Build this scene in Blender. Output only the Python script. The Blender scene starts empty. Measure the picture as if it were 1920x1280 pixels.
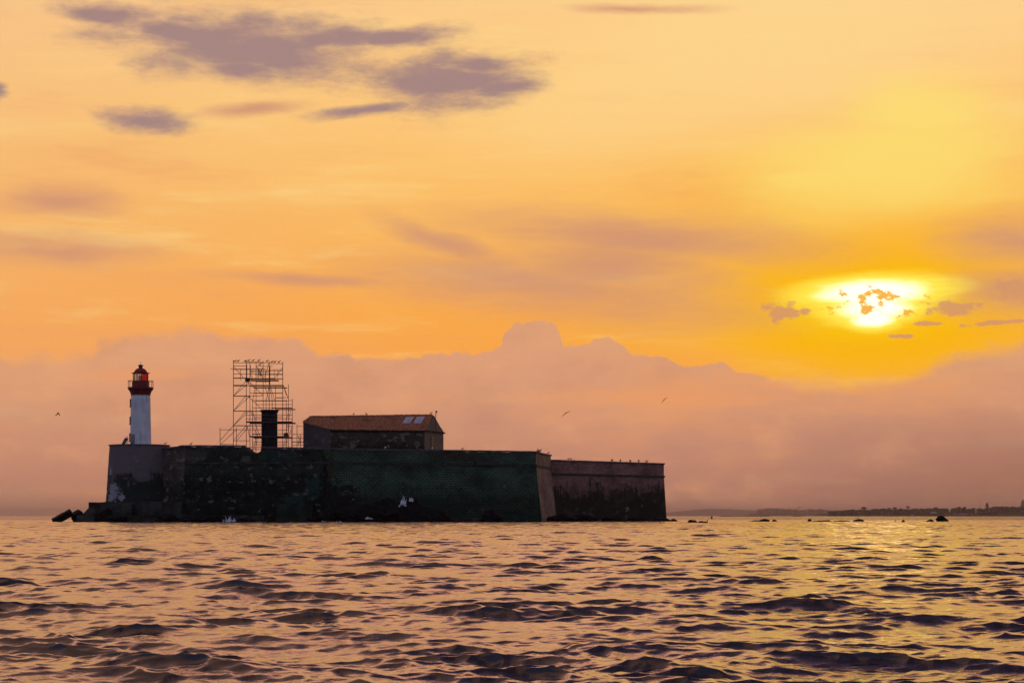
import bpy, math, random
import numpy as np

random.seed(7)
rng = np.random.default_rng(23)
scene = bpy.context.scene
COL = scene.collection
F = 4000.0            # focal length of the photograph in its own pixels
HZ = 967.0            # horizon row
CAMH = 1.1

def X(px, Y): return (px - 960.0) * Y / F
def Z(py, Y): return CAMH + (HZ - py) * Y / F
def P(px, py, Y): return (X(px, Y), Y, Z(py, Y))

def S(r, g, b, k=1.0):
    def f(c):
        c = c / 255.0
        return (c / 12.92 if c <= 0.04045 else ((c + 0.055) / 1.055) ** 2.4) * k
    return (f(r), f(g), f(b), 1.0)

# ------------------------------------------------------------------ node helpers
class NT:
    def __init__(self, tree):
        self.t = tree
        self.n = tree.nodes
        self.l = tree.links
    def put(self, sock, v):
        if v is None: return
        if isinstance(v, bpy.types.NodeSocket): self.l.new(v, sock)
        else: sock.default_value = v
    def m(self, op, a, b=None, c=None, clamp=False):
        n = self.n.new('ShaderNodeMath'); n.operation = op; n.use_clamp = clamp
        self.put(n.inputs[0], a); self.put(n.inputs[1], b); self.put(n.inputs[2], c)
        return n.outputs[0]
    def vm(self, op, a, b=None, out=0):
        n = self.n.new('ShaderNodeVectorMath'); n.operation = op
        self.put(n.inputs[0], a); self.put(n.inputs[1], b)
        return n.outputs['Value'] if out == 'v' else n.outputs[0]
    def mapr(self, v, a, b, c=0.0, d=1.0, smooth=True):
        n = self.n.new('ShaderNodeMapRange'); n.interpolation_type = 'SMOOTHSTEP' if smooth else 'LINEAR'
        n.clamp = True
        self.put(n.inputs[0], v)
        for i, q in enumerate((a, b, c, d)): self.put(n.inputs[1 + i], q)
        return n.outputs[0]
    def mix(self, f, a, b, mode='MIX'):
        n = self.n.new('ShaderNodeMix'); n.data_type = 'RGBA'; n.blend_type = mode; n.clamp_factor = True
        self.put(n.inputs[0], f); self.put(n.inputs[6], a); self.put(n.inputs[7], b)
        return n.outputs[2]
    def noise(self, vec, scale, detail=4, rough=0.55, out=0, dist=0.0):
        n = self.n.new('ShaderNodeTexNoise')
        self.put(n.inputs['Vector'], vec); n.inputs['Scale'].default_value = scale
        n.inputs['Detail'].default_value = detail; n.inputs['Roughness'].default_value = rough
        n.inputs['Distortion'].default_value = dist
        return n.outputs[out]
    def mapping(self, vec, loc=(0,0,0), rot=(0,0,0), sc=(1,1,1), typ='POINT'):
        n = self.n.new('ShaderNodeMapping'); n.vector_type = typ
        self.put(n.inputs[0], vec)
        n.inputs['Location'].default_value = loc; n.inputs['Rotation'].default_value = rot; n.inputs['Scale'].default_value = sc
        return n.outputs[0]
    def ramp(self, v, stops, interp='LINEAR'):
        n = self.n.new('ShaderNodeValToRGB'); cr = n.color_ramp; cr.interpolation = interp
        self.put(n.inputs[0], v)
        while len(cr.elements) > 1: cr.elements.remove(cr.elements[-1])
        cr.elements[0].position, cr.elements[0].color = stops[0]
        for p, c in stops[1:]:
            e = cr.elements.new(p); e.color = c
        return n.outputs[0]
    def combine(self, x, y, z=0.0):
        n = self.n.new('ShaderNodeCombineXYZ')
        self.put(n.inputs[0], x); self.put(n.inputs[1], y); self.put(n.inputs[2], z)
        return n.outputs[0]

# ------------------------------------------------------------------ sky (world)
SUN_AZ = math.atan((1640 - 960) / F)
SUN_EL = math.atan((HZ - 570) / math.hypot(F, 680))

def ang(px, py):
    """sky direction as azimuth and elevation, in 1/4000 rad"""
    a = math.atan((px - 960) / F)
    e = math.atan((HZ - py) / math.hypot(F, px - 960))
    return a * F, e * F

def build_world():
    w = bpy.data.worlds.new("World"); scene.world = w; w.use_nodes = True
    T = NT(w.node_tree); T.n.clear()
    out = T.n.new('ShaderNodeOutputWorld'); bg = T.n.new('ShaderNodeBackground')
    T.l.new(bg.outputs[0], out.inputs[0])
    tc = T.n.new('ShaderNodeTexCoord'); sep = T.n.new('ShaderNodeSeparateXYZ')
    T.l.new(tc.outputs['Generated'], sep.inputs[0])
    x, y, z = sep.outputs
    az = T.m('MULTIPLY', T.m('ARCTAN2', x, y), F)
    el = T.m('MULTIPLY', T.m('ARCSINE', z), F)
    vec = T.combine(az, el)
    # warps
    pst = T.mapping(vec, sc=(0.0022, 0.0085, 1))
    wcol = T.noise(pst, 1.0, 5, 0.6, out=1)
    w1 = T.vm('MULTIPLY', T.vm('SUBTRACT', wcol, (0.5, 0.5, 0.5)), (150, 46, 0))
    vw = T.vm('ADD', vec, w1)
    pfi = T.mapping(T.vm('ADD', vec, T.vm('MULTIPLY', w1, (0.6, 0.5, 0))), sc=(0.0065, 0.030, 1), rot=(0, 0, math.radians(-4)))
    fine = T.m('SUBTRACT', T.noise(pfi, 1.0, 8, 0.66), 0.5)
    wisp = T.m('SUBTRACT', T.noise(T.mapping(vec, sc=(0.013, 0.075, 1), rot=(0, 0, math.radians(-5))), 1.0, 6, 0.7), 0.5)
    psm = T.mapping(vec, sc=(0.0011, 0.0042, 1), loc=(3.1, 1.7, 0))
    soft = T.m('SUBTRACT', T.noise(psm, 1.0, 4, 0.5), 0.5)
    pcu = T.mapping(vec, sc=(0.020, 0.024, 1))
    cum = T.m('SUBTRACT', T.noise(pcu, 1.0, 5, 0.55), 0.5)

    def ell(px, py, rx, ry, rot=0.0, v=vw):
        a, e = ang(px, py)
        q = T.mapping(v, loc=(a, e, 0), rot=(0, 0, math.radians(rot)), sc=(rx, ry, 1), typ='TEXTURE')
        return T.m('SUBTRACT', 1.0, T.vm('LENGTH', q, out='v'))
    def union(lst, v=vw):
        r = None
        for q in lst:
            d = ell(*q, v=v)
            r = d if r is None else T.m('MAXIMUM', r, d)
        return r

    # clear part: a low sun's golden sky, an added bright band to lift water reflections, dim overhead
    el2 = T.m('MULTIPLY_ADD', soft, 130.0, el)
    EM = 6400.0
    def pv(py): return ang(960, py)[1] / EM
    base = T.ramp(T.m('DIVIDE', el2, EM), [
        (0.0, S(238, 150, 92)), (pv(690), S(253, 166, 74)), (pv(600), S(254, 171, 70)),
        (pv(450), S(254, 186, 92)), (pv(300), S(255, 196, 110)), (pv(150), S(255, 204, 128)),
        (pv(0), S(254, 206, 140)), (0.175, (2.0, 0.88, 0.44, 1)), (0.23, (2.1, 0.84, 0.50, 1)), (0.275, S(154, 114, 132)),
        (0.36, S(70, 58, 98)), (0.6, S(54, 48, 78)), (1.0, S(52, 48, 78))])
    left = T.mapr(T.m('MULTIPLY_ADD', soft, 500.0, az), 100.0, -1100.0)
    base = T.mix(T.m('MULTIPLY', left, 0.34), base, S(238, 174, 128))
    # thin fibrous cirrus, lit gold and shaded mauve
    cir = T.m('SUBTRACT', T.noise(T.mapping(T.vm('ADD', vec, T.vm('MULTIPLY', w1, (1.4, 1.2, 0))), sc=(0.0018, 0.013, 1), rot=(0, 0, math.radians(-7))), 1.0, 7, 0.62), 0.5)
    base = T.mix(T.m('MULTIPLY', T.mapr(cir, 0.0, 0.22), 0.5), base, S(255, 218, 140))
    base = T.mix(T.m('MULTIPLY', T.mapr(cir, -0.02, -0.24), 0.42), base, S(236, 160, 104))
    # pale veil up to the right, brightness above the sun
    def layer(c, density, lo, hi, alpha, colr):
        mask = T.m('MULTIPLY', T.mapr(density, lo, hi), alpha)
        return T.mix(mask, c, colr)
    pale = T.m('MULTIPLY_ADD', soft, 0.9, union([(1390, 90, 620, 190, 8)]))
    base = layer(base, pale, -0.1, 0.75, 0.62, S(255, 216, 143))
    glow2 = T.m('MULTIPLY_ADD', soft, 0.5, union([(1650, 520, 800, 330)]))
    base = layer(base, glow2, 0.0, 0.9, 0.75, S(255, 186, 52))
    water_glow = T.m('MULTIPLY_ADD', soft, 0.8, union([(1690, -420, 660, 345)]))  # unseen yellow glow added above the view to gild the water below the sun
    base = layer(base, water_glow, 0.12, 0.6, 1.0, (2.0, 1.02, 0.16, 1))
    col_ = T.m('MULTIPLY_ADD', fine, 0.35, T.m('MULTIPLY_ADD', soft, 0.8, union([(1680, 300, 330, 130, 6), (1560, 338, 190, 34, 2), (1720, 215, 200, 90)])))
    base = layer(base, col_, -0.15, 0.8, 0.75, S(255, 226, 116))
    glow = T.m('MULTIPLY_ADD', fine, 0.3, union([(1640, 580, 420, 175)]))
    base = layer(base, glow, 0.0, 0.62, 0.95, S(255, 184, 0))
    glow3 = T.m('MULTIPLY_ADD', fine, 0.5, union([(1640, 566, 250, 88)]))
    base = layer(base, glow3, 0.0, 0.8, 0.9, S(255, 205, 8))
    # mauve veils
    mv = T.m('MULTIPLY_ADD', fine, 0.8, T.m('MULTIPLY_ADD', soft, 1.1, union([
        (1000, 535, 420, 66, -6), (1190, 447, 390, 52, -4), (1120, 505, 260, 84), (830, 460, 170, 34, -22),
        (1900, 450, 150, 60), (1920, 545, 170, 60), (130, 470, 220, 42), (110, 375, 130, 38),
        (560, 520, 240, 16, -3), (1190, 14, 150, 12, -2), (470, 208, 110, 14, 7)])))
    base = layer(base, mv, -0.35, 1.1, 0.85, S(208, 147, 118))
    # disc of light in the gap
    sunw = T.m('MULTIPLY_ADD', wisp, 0.5, T.m('MULTIPLY_ADD', fine, 0.55, union([(1635, 548, 118, 27, 2), (1640, 575, 78, 27), (1640, 597, 46, 17)],
               v=T.vm('ADD', vec, T.vm('MULTIPLY', w1, (0.22, 0.3, 0))))))
    base = layer(base, sunw, -0.75, 0.2, 1.0, S(255, 232, 80, 1.1))
    base = layer(base, sunw, -0.07, 0.60, 1.0, (1.7, 1.45, 0.98, 1))
    vbit = T.mapping(vec, sc=(0.028, 0.045, 1), loc=(4.0, 2.0, 0))
    bits = T.noise(vbit, 1.0, 5, 0.62)
    bits = T.m('ADD', T.m('SUBTRACT', bits, 0.60), T.m('MULTIPLY', T.mapr(ell(1640, 567, 105, 30, v=vec), 0.0, 0.6), 0.10))
    bits = T.m('MINIMUM', bits, T.m('MULTIPLY', ell(1640, 567, 112, 34, v=vec), 0.3))
    base = layer(base, bits, -0.01, 0.06, 0.95, S(248, 176, 50))
    # cloud bank along the horizon with cumulus heads
    fc = T.n.new('ShaderNodeFloatCurve')
    cu = fc.mapping.curves[0]
    pts = [(-300, 640), (0, 656), (90, 655), (170, 648), (196, 624), (290, 613), (350, 607), (470, 625), (560, 630), (600, 660),
           (700, 668), (800, 668), (850, 657), (936, 651), (946, 606), (1000, 597), (1044, 606), (1056, 646), (1092, 644),
           (1140, 629), (1180, 656), (1260, 674), (1325, 690), (1350, 675), (1380, 690), (1480, 700), (1640, 700), (1705, 690),
           (1735, 668), (1800, 645), (1920, 628), (2300, 600)]
    LO, HI = ang(-300, 0)[0], ang(2300, 0)[0]
    for i, (px, py) in enumerate(pts):
        q = ((ang(px, py)[0] - LO) / (HI - LO), ang(px, py)[1] / 500.0)
        if i == 0: cu.points[0].location = q
        elif i == len(pts) - 1: cu.points[-1].location = q
        else:
            cu.points.new(*q)
    for p in cu.points: p.handle_type = 'VECTOR'
    fc.mapping.update()
    azw = T.m('ADD', az, T.m('MULTIPLY', cum, 26.0))
    T.put(fc.inputs['Value'], T.mapr(azw, LO, HI, smooth=False))
    topc = T.m('MULTIPLY', fc.outputs[0], 500.0)
    ed = T.m('SUBTRACT', T.m('MULTIPLY_ADD', cum, 44.0, topc), el)
    wid = T.m('ADD', T.mapr(az, -900.0, -100.0, 34.0, 6.0), T.mapr(az, 420.0, 560.0, 0.0, 40.0))
    bil = T.m('SUBTRACT', T.noise(T.mapping(vec, sc=(0.0075, 0.013, 1), loc=(2.0, 5.0, 0)), 1.0, 6, 0.55), 0.5)
    heads = T.mapr(T.m('DIVIDE', ed, wid), 0.0, 1.0)
    bankc = T.ramp(T.m('DIVIDE', T.m('MULTIPLY_ADD', soft, 120.0, el), 500.0), [
        (0.0, S(164, 116, 108)), (0.1, S(178, 127, 115)), (0.24, S(194, 139, 121)), (0.42, S(211, 153, 126)),
        (0.62, S(219, 160, 128)), (1.0, S(222, 164, 126))])
    bankc = T.mix(T.m('MULTIPLY', T.mapr(bil, 0.0, 0.2), 0.42), bankc, S(232, 170, 130))
    bankc = T.mix(T.m('MULTIPLY', T.mapr(bil, 0.0, -0.2), 0.30), bankc, S(178, 126, 116))
    warm = T.mapr(T.m('MULTIPLY_ADD', fine, 0.5, T.m('ADD', soft, T.mapr(ell(1560, 740, 700, 110), 0.0, 1.0, 0.0, 0.32))), -0.04, 0.36)
    bankc = T.mix(T.m('MULTIPLY', warm, 0.8), bankc, S(234, 157, 108))
    dk = T.m('MULTIPLY', T.mapr(az, 250.0, 1150.0), T.mapr(el, 250.0, 0.0))
    bankc = T.mix(T.m('MULTIPLY', dk, 0.8), bankc, S(116, 82, 80))
    base = T.mix(T.m('MULTIPLY', heads, T.mapr(az, -1000.0, 0.0, 0.70, 0.84)), base, bankc)
    # a second, lower and softer row of heads on the left
    gap = T.m('MULTIPLY_ADD', fine, 0.7, union([(260, 700, 190, 16, 3), (1180, 745, 330, 26), (1460, 716, 90, 10)]))
    base = layer(base, gap, 0.0, 0.9, 0.55, S(240, 160, 104))
    # dark flat clouds high on the left
    dkc = T.m('MULTIPLY_ADD', T.m('SUBTRACT', T.noise(T.mapping(vec, sc=(0.0075, 0.019, 1), rot=(0, 0, math.radians(-10)), loc=(1.0, 4.0, 0)), 1.0, 8, 0.66), 0.5), 1.7, T.m('MULTIPLY_ADD', fine, 0.7, union([
        (215, 28, 125, 24, -3), (330, 62, 190, 30, -8), (470, 92, 310, 74, -2), (610, 76, 165, 36, 4), (745, 68, 120, 24, 6),
        (450, 135, 110, 34), (860, 154, 172, 60, 4), (935, 168, 110, 26, 5), (890, 122, 120, 30, -4),
        (690, 205, 120, 13, 8), (262, 228, 100, 25, -6),
        (0, 170, 22, 14)])))
    base = layer(base, dkc, -0.28, 0.78, 1.0, S(168, 135, 130))
    smc = T.m('MULTIPLY_ADD', T.m('SUBTRACT', T.noise(T.mapping(vec, sc=(0.04, 0.055, 1)), 1.0, 5, 0.6), 0.5), 2.6, union([(1466, 584, 40, 21, 6), (1790, 578, 56, 16), (1893, 541, 40, 20), (1880, 604, 90, 5, 4),
                                               (1740, 606, 30, 5), (1510, 583, 14, 9), (1690, 630, 26, 5)],
                                              v=T.vm('ADD', vec, T.vm('MULTIPLY', w1, (0.1, 0.1, 0)))))
    base = layer(base, smc, 0.0, 0.5, 0.85, S(216, 152, 106))
    # everywhere away from the sunset: the plain dusk sky
    sky = T.n.new('ShaderNodeTexSky'); sky.sky_type = 'NISHITA'; sky.sun_disc = False
    sky.sun_elevation = SUN_EL; sky.sun_rotation = SUN_AZ
    sky.air_density = 1.0; sky.dust_density = 2.0; sky.ozone_density = 2.0
    dusk = T.mix(1.0, sky.outputs[0], (0.115, 0.098, 0.115, 1), 'MULTIPLY')
    dusk = T.mix(1.0, dusk, (0.100, 0.083, 0.118, 1), 'ADD')
    away = T.mapr(T.m('ABSOLUTE', T.m('SUBTRACT', az, 150.0)), 1900.0, 5200.0)
    base = T.mix(away, base, dusk)
    T.put(bg.inputs[0], base); bg.inputs[1].default_value = 1.0
    w.cycles.sampling_method = 'MANUAL'; w.cycles.sample_map_resolution = 2048
build_world()

# ------------------------------------------------------------------ camera, sun, view
cam = bpy.data.cameras.new('camera'); co = bpy.data.objects.new('camera', cam); COL.objects.link(co)
co.location = (0, 0, CAMH); co.rotation_euler = (math.radians(90), 0, 0)
cam.sensor_width = 36; cam.lens = 36 * F / 1920; cam.shift_y = (HZ - 640) / 1920
cam.clip_start = 0.3; cam.clip_end = 90000
scene.camera = co
sl = bpy.data.lights.new('sun', 'SUN'); so = bpy.data.objects.new('sun', sl); COL.objects.link(so)
sl.energy = 0.002; sl.angle = math.radians(3.0); sl.color = (1.0, 0.50, 0.16)
so.rotation_euler = (math.radians(90) - SUN_EL, 0, math.pi - SUN_AZ)
vs = scene.view_settings
vs.view_transform = 'Standard'; vs.look = 'None'; vs.exposure = 0; vs.gamma = 1
try: vs.use_curve_mapping = False
except Exception: pass
scene.cycles.use_denoising = True
scene.cycles.max_bounces = 6; scene.cycles.volume_bounces = 0; scene.cycles.transparent_max_bounces = 12

# ------------------------------------------------------------------ mesh helpers
class MB:
    def __init__(self): self.v = []; self.f = []; self.uv = {}
    def add(self, verts, faces):
        o = len(self.v); self.v += [tuple(p) for p in verts]
        self.f += [tuple(i + o for i in q) for q in faces]
        return o
    def quad(self, a, b, c, d): self.add([a, b, c, d], [(0, 1, 2, 3)])
    def box(self, c, s, rz=0.0, rx=0.0):
        hx, hy, hz = s[0] / 2, s[1] / 2, s[2] / 2
        vs_ = []
        for (i, j, k) in ((-1,-1,-1),(1,-1,-1),(1,1,-1),(-1,1,-1),(-1,-1,1),(1,-1,1),(1,1,1),(-1,1,1)):
            a, b, d = i*hx, j*hy, k*hz
            b, d = b*math.cos(rx) - d*math.sin(rx), b*math.sin(rx) + d*math.cos(rx)
            a, b = a*math.cos(rz) - b*math.sin(rz), a*math.sin(rz) + b*math.cos(rz)
            vs_.append((c[0]+a, c[1]+b, c[2]+d))
        self.add(vs_, [(3,2,1,0),(4,5,6,7),(0,1,5,4),(1,2,6,5),(2,3,7,6),(3,0,4,7)])
    def hexa(self, p8):
        self.add(p8, [(3,2,1,0),(4,5,6,7),(0,1,5,4),(1,2,6,5),(2,3,7,6),(3,0,4,7)])
    def tube(self, p0, p1, r, r2=None, n=6):
        r2 = r if r2 is None else r2
        a = np.array(p0, float); b = np.array(p1, float); d = b - a
        L = np.linalg.norm(d)
        if L < 1e-6: return
        d /= L
        u = np.cross(d, (0, 0, 1.0)) if abs(d[2]) < 0.9 else np.cross(d, (1.0, 0, 0))
        u /= np.linalg.norm(u); w = np.cross(d, u)
        vs_ = []
        for (c, rr) in ((a, r), (b, r2)):
            for k in range(n):
                t = 2 * math.pi * k / n
                vs_.append(tuple(c + rr * (math.cos(t) * u + math.sin(t) * w)))
        fs = [(k, (k + 1) % n, n + (k + 1) % n, n + k) for k in range(n)]
        fs += [tuple(range(n - 1, -1, -1)), tuple(range(n, 2 * n))]
        self.add(vs_, fs)
    def lathe(self, prof, c, n=40, a0=0.0, a1=2 * math.pi, caps=True):
        full = abs(a1 - a0 - 2 * math.pi) < 1e-6
        m = n if full else n + 1
        vs_ = []
        for (r, z) in prof:
            for k in range(m):
                t = a0 + (a1 - a0) * k / n
                vs_.append((c[0] + r * math.cos(t), c[1] + r * math.sin(t), c[2] + z))
        fs = []
        for i in range(len(prof) - 1):
            for k in range(n):
                k2 = (k + 1) % m
                fs.append((i*m + k, i*m + k2, (i+1)*m + k2, (i+1)*m + k))
        if caps and full:
            fs.append(tuple(range(m - 1, -1, -1))); q = (len(prof) - 1) * m
            fs.append(tuple(range(q, q + m)))
        self.add(vs_, fs)
    def build(self, name, mat, parent=None, smooth=False):
        me = bpy.data.meshes.new(name); me.from_pydata(self.v, [], self.f); me.update()
        if mat: me.materials.append(mat)
        if smooth: me.polygons.foreach_set('use_smooth', [True] * len(me.polygons))
        if self.uv:
            uvl = me.uv_layers.new(name='UVMap')
            for lp in me.loops:
                uvl.data[lp.index].uv = self.uv.get(lp.vertex_index, (0, 0))
        o = bpy.data.objects.new(name, me); COL.objects.link(o)
        if parent: attach(o, parent)
        return o

def attach(o, parent):
    """parent so that the mesh keeps the world coordinates it was built in"""
    o.parent = parent
    p = parent; off = [0.0, 0.0, 0.0]
    while p:
        for i in range(3): off[i] += p.location[i]
        p = p.parent
    o.location = tuple(o.location[i] - off[i] for i in range(3))

def tag(o, label=None, cat=None, group=None, kind=None):
    if label: o['label'] = label
    if cat: o['category'] = cat
    if group: o['group'] = group
    if kind: o['kind'] = kind
    return o

def thing(name, loc, label, cat, group=None):
    o = bpy.data.objects.new(name, None); COL.objects.link(o); o.location = loc
    o.empty_display_size = 0.5
    return tag(o, label, cat, group)

# ------------------------------------------------------------------ materials
def mat(name, col, rough=0.7, metal=0.0, var=0.25, scale=1.5, bump=0.0, spec=0.5, streak=None):
    m = bpy.data.materials.new(name); m.use_nodes = True
    T = NT(m.node_tree); b = T.n['Principled BSDF']
    tc = T.n.new('ShaderNodeTexCoord')
    nz = T.noise(tc.outputs['Object'], scale, 6, 0.6)
    c = (*col, 1) if len(col) == 3 else col
    lo = tuple(x * (1 - var) for x in c[:3]) + (1,); hi = tuple(min(1, x * (1 + var)) for x in c[:3]) + (1,)
    cc = T.mix(T.mapr(nz, 0.3, 0.7), lo, hi)
    if streak:
        n2 = T.noise(T.mapping(tc.outputs['Object'], sc=(2.2, 2.2, 0.22)), 1.0, 5, 0.62)
        cc = T.mix(T.mapr(n2, 0.52, 0.72, 0.0, 0.75), cc, (*streak, 1))
    T.put(b.inputs['Base Color'], cc)
    b.inputs['Roughness'].default_value = rough; b.inputs['Metallic'].default_value = metal
    b.inputs['Specular IOR Level'].default_value = spec
    if bump:
        bn = T.n.new('ShaderNodeBump'); bn.inputs['Strength'].default_value = 0.6; bn.inputs['Distance'].default_value = bump
        T.put(bn.inputs['Height'], T.noise(tc.outputs['Object'], scale * 4, 6, 0.65)); T.l.new(bn.outputs[0], b.inputs['Normal'])
    return m

def stone(name, block, mortar, moss, pale, moss_amt=0.5, moss_bias=0.0, pale_amt=0.5, mortar_amt=0.6, bw=0.85, bh=0.36, seed=0.0, algae=4.0, plain=None, patches=()):
    """coursed basalt blocks with lime mortar, moss films and bare lime patches; UV = metres along the wall, metres up"""
    m = bpy.data.materials.new(name); m.use_nodes = True
    T = NT(m.node_tree); b = T.n['Principled BSDF']
    tc = T.n.new('ShaderNodeTexCoord'); uv = tc.outputs['UV']
    wv = T.vm('MULTIPLY', T.vm('SUBTRACT', T.noise(uv, 0.9, 4, 0.6, out=1), (0.5, 0.5, 0.5)), (0.4, 0.26, 0))
    uvw = T.vm('ADD', uv, wv)
    br = T.n.new('ShaderNodeTexBrick'); T.put(br.inputs['Vector'], uvw)
    br.inputs['Scale'].default_value = 1.0; br.inputs['Brick Width'].default_value = bw; br.inputs['Row Height'].default_value = bh
    br.inputs['Mortar Size'].default_value = 0.035; br.inputs['Mortar Smooth'].default_value = 0.4; br.offset_frequency = 2
    br.inputs['Color1'].default_value = (*[c * 0.82 for c in block], 1); br.inputs['Color2'].default_value = (*[c * 1.2 for c in block], 1)
    br.inputs['Mortar'].default_value = (*mortar, 1)
    o1 = T.vm('ADD', uv, (seed * 13.7, seed * 5.1, seed))
    big = T.noise(T.mapping(o1, sc=(0.16, 0.24, 1)), 1.0, 5, 0.62)
    mid = T.noise(T.mapping(o1, sc=(0.55, 0.8, 1)), 1.0, 6, 0.62)
    fin = T.noise(o1, 3.5, 5, 0.6)
    stk = T.noise(T.mapping(o1, sc=(1.7, 0.16, 1)), 1.0, 5, 0.6)
    # mortar only bare in places
    mg = T.m('MULTIPLY', br.outputs['Fac'], T.mapr(T.m('MULTIPLY_ADD', mid, 0.6, T.m('MULTIPLY', big, 0.4)), 0.66 - 0.36 * mortar_amt, 0.80 - 0.36 * mortar_amt))
    blk = T.mix(0.0, br.outputs['Color'], br.outputs['Color'])
    nb = T.n.new('ShaderNodeTexBrick')
    c = T.mix(T.m('MULTIPLY', br.outputs['Fac'], T.mapr(mid, 0.4, 0.6)), br.outputs['Color'], (*[q * 0.8 for q in block], 1))
    c = T.mix(1.0, c, T.ramp(big, [(0.3, (0.45, 0.45, 0.45, 1)), (0.5, (1, 1, 1, 1)), (0.7, (1.6, 1.6, 1.6, 1))]), 'MULTIPLY')
    c = T.mix(T.mapr(fin, 0.3, 0.75), c, T.mix(0.55, c, (0.0, 0.0, 0.0, 1)))
    T.n.remove(nb)
    if plain:
        c = T.mix(T.mapr(mid, 0.25, 0.5), c, (*plain, 1))
    # moss and algae films, reaching up raggedly from the spray zone
    sp = T.n.new('ShaderNodeSeparateXYZ'); T.l.new(uv, sp.inputs[0])
    hgt = T.m('MULTIPLY', T.m('SUBTRACT', algae, sp.outputs[1]), 0.05)
    mo = T.m('ADD', T.m('ADD', T.m('MULTIPLY', big, 0.6), T.m('MULTIPLY', mid, 0.25)), T.m('MULTIPLY_ADD', stk, 0.25, hgt))
    mo = T.m('ADD', mo, moss_bias)
    mm = T.mapr(mo, 0.62 - 0.2 * moss_amt, 0.74 - 0.2 * moss_amt)
    c = T.mix(T.m('MULTIPLY', mm, 0.93), c, T.mix(T.mapr(fin, 0.3, 0.7), (*[q * 0.4 for q in moss], 1), (*moss, 1)))
    c = T.mix(T.m('MULTIPLY', mg, T.mapr(mm, 0.0, 1.0, 1.0, 0.45)), c, (*mortar, 1))
    for (pu, pz, ru, rz_, *pc) in patches:
        q = T.mapping(uv, loc=(pu, pz, 0), sc=(ru, rz_, 1), typ='TEXTURE')
        dpt = T.m('MULTIPLY_ADD', T.m('SUBTRACT', mid, 0.5), 3.0, T.m('SUBTRACT', 1.0, T.vm('LENGTH', T.vm('MULTIPLY', q, (1, 1, 0)), out='v')))
        dpt = T.m('MULTIPLY_ADD', T.m('SUBTRACT', fin, 0.5), 1.6, dpt)
        c = T.mix(T.mapr(dpt, 0.1, 0.5), c, (*(pc[0] if pc else pale), 1))
    # bare lime render patches
    pm = T.m('MULTIPLY_ADD', fin, 0.18, T.m('ADD', T.m('MULTIPLY', mid, 0.62), T.m('MULTIPLY', stk, 0.2)))
    pk = T.mapr(pm, 0.635 - 0.17 * pale_amt, 0.685 - 0.17 * pale_amt)
    c = T.mix(T.m('MULTIPLY', pk, 0.85), c, (*pale, 1))
    T.put(b.inputs['Base Color'], c)
    b.inputs['Roughness'].default_value = 0.85; b.inputs['Specular IOR Level'].default_value = 0.15
    bn = T.n.new('ShaderNodeBump'); bn.inputs['Strength'].default_value = 0.8; bn.inputs['Distance'].default_value = 0.06
    T.put(bn.inputs['Height'], T.m('SUBTRACT', T.m('MULTIPLY', fin, 0.6), T.m('MULTIPLY', br.outputs['Fac'], 0.8)))
    T.l.new(bn.outputs[0], b.inputs['Normal'])
    return m

MOSS = (0.006, 0.011, 0.009)
M = {}
M['bastion'] = stone('bastion_stone', (0.20, 0.155, 0.155), (0.26, 0.21, 0.21), (0.014, 0.038, 0.028), (0.40, 0.36, 0.42), 0.72, 0.02, 0.22, 0.3, 1.1, 0.45, 1.0, 7.5, plain=(0.19, 0.15, 0.15), patches=((23.6, 5.4, 2.4, 2.3), (22.6, 9.5, 0.9, 0.8), (26.0, 4.6, 1.0, 0.8)))
M['link'] = stone('weathered_stone', (0.10, 0.08, 0.07), (0.26, 0.22, 0.19), (0.012, 0.02, 0.013), (0.26, 0.22, 0.19), 0.5, -0.03, 0.62, 0.8, 0.8, 0.36, 2.0, 9.0)
BLK = (0.005, 0.009, 0.008); OLV = (0.05, 0.045, 0.028); TEAL = (0.02, 0.05, 0.035)
M['dark'] = stone('mossy_stone', (0.02, 0.034, 0.027), (0.12, 0.14, 0.11), (0.004, 0.010, 0.008), (0.16, 0.15, 0.115), 0.9, 0.03, 0.5, 0.6, 0.8, 0.36, 3.0, 7.0,
    patches=((41.5, 12.4, 3.0, 1.3, (0.09, 0.075, 0.06)), (61, 4.2, 3.5, 1.4, TEAL), (64.5, 6.5, 2.0, 3.0, TEAL), (56, 12.5, 3.0, 1.2, TEAL), (51.5, 11.5, 1.2, 1.2, (0.11, 0.10, 0.075))))
M['green'] = stone('green_basalt', (0.040, 0.086, 0.050), (0.19, 0.23, 0.175), (0.012, 0.032, 0.019), (0.15, 0.165, 0.12), 0.66, 0.01, 0.32, 0.62, 1.0, 0.44, 4.0, 5.0,
    patches=((80.5, 7, 2.2, 9, BLK), (83.5, 3.5, 4.5, 4.5, BLK), (81.6, 10, 0.8, 4, OLV), (108, 12.2, 9, 1.0, OLV)))
M['glow_face'] = stone('glow_tinted_stone', (0.33, 0.22, 0.16), (0.36, 0.26, 0.2), (0.03, 0.03, 0.02), (0.5, 0.36, 0.3), 0.35, -0.12, 0.3, 0.5, 0.9, 0.36, 5.0, 3.0)  # warm sunset glow on this side face is painted into the stone colour
M['flank'] = stone('glow_tinted_flank', (0.35, 0.17, 0.135), (0.38, 0.23, 0.19), (0.014, 0.02, 0.012), (0.38, 0.22, 0.19), 0.8, 0.01, 0.25, 0.5, 0.8, 0.36, 6.3, 6.0)  # stone reddened to carry the warm sky light on the right-facing walls
M['coping'] = mat('coping_stone', (0.13, 0.11, 0.125), 0.8, var=0.4, scale=0.8, bump=0.03)
M['coping_dark'] = mat('cordon_stone', (0.035, 0.04, 0.036), 0.85, var=0.5, scale=0.8, bump=0.03)
M['terrace'] = mat('terrace_earth', (0.09, 0.075, 0.06), 0.95, var=0.4, scale=0.3)
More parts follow.
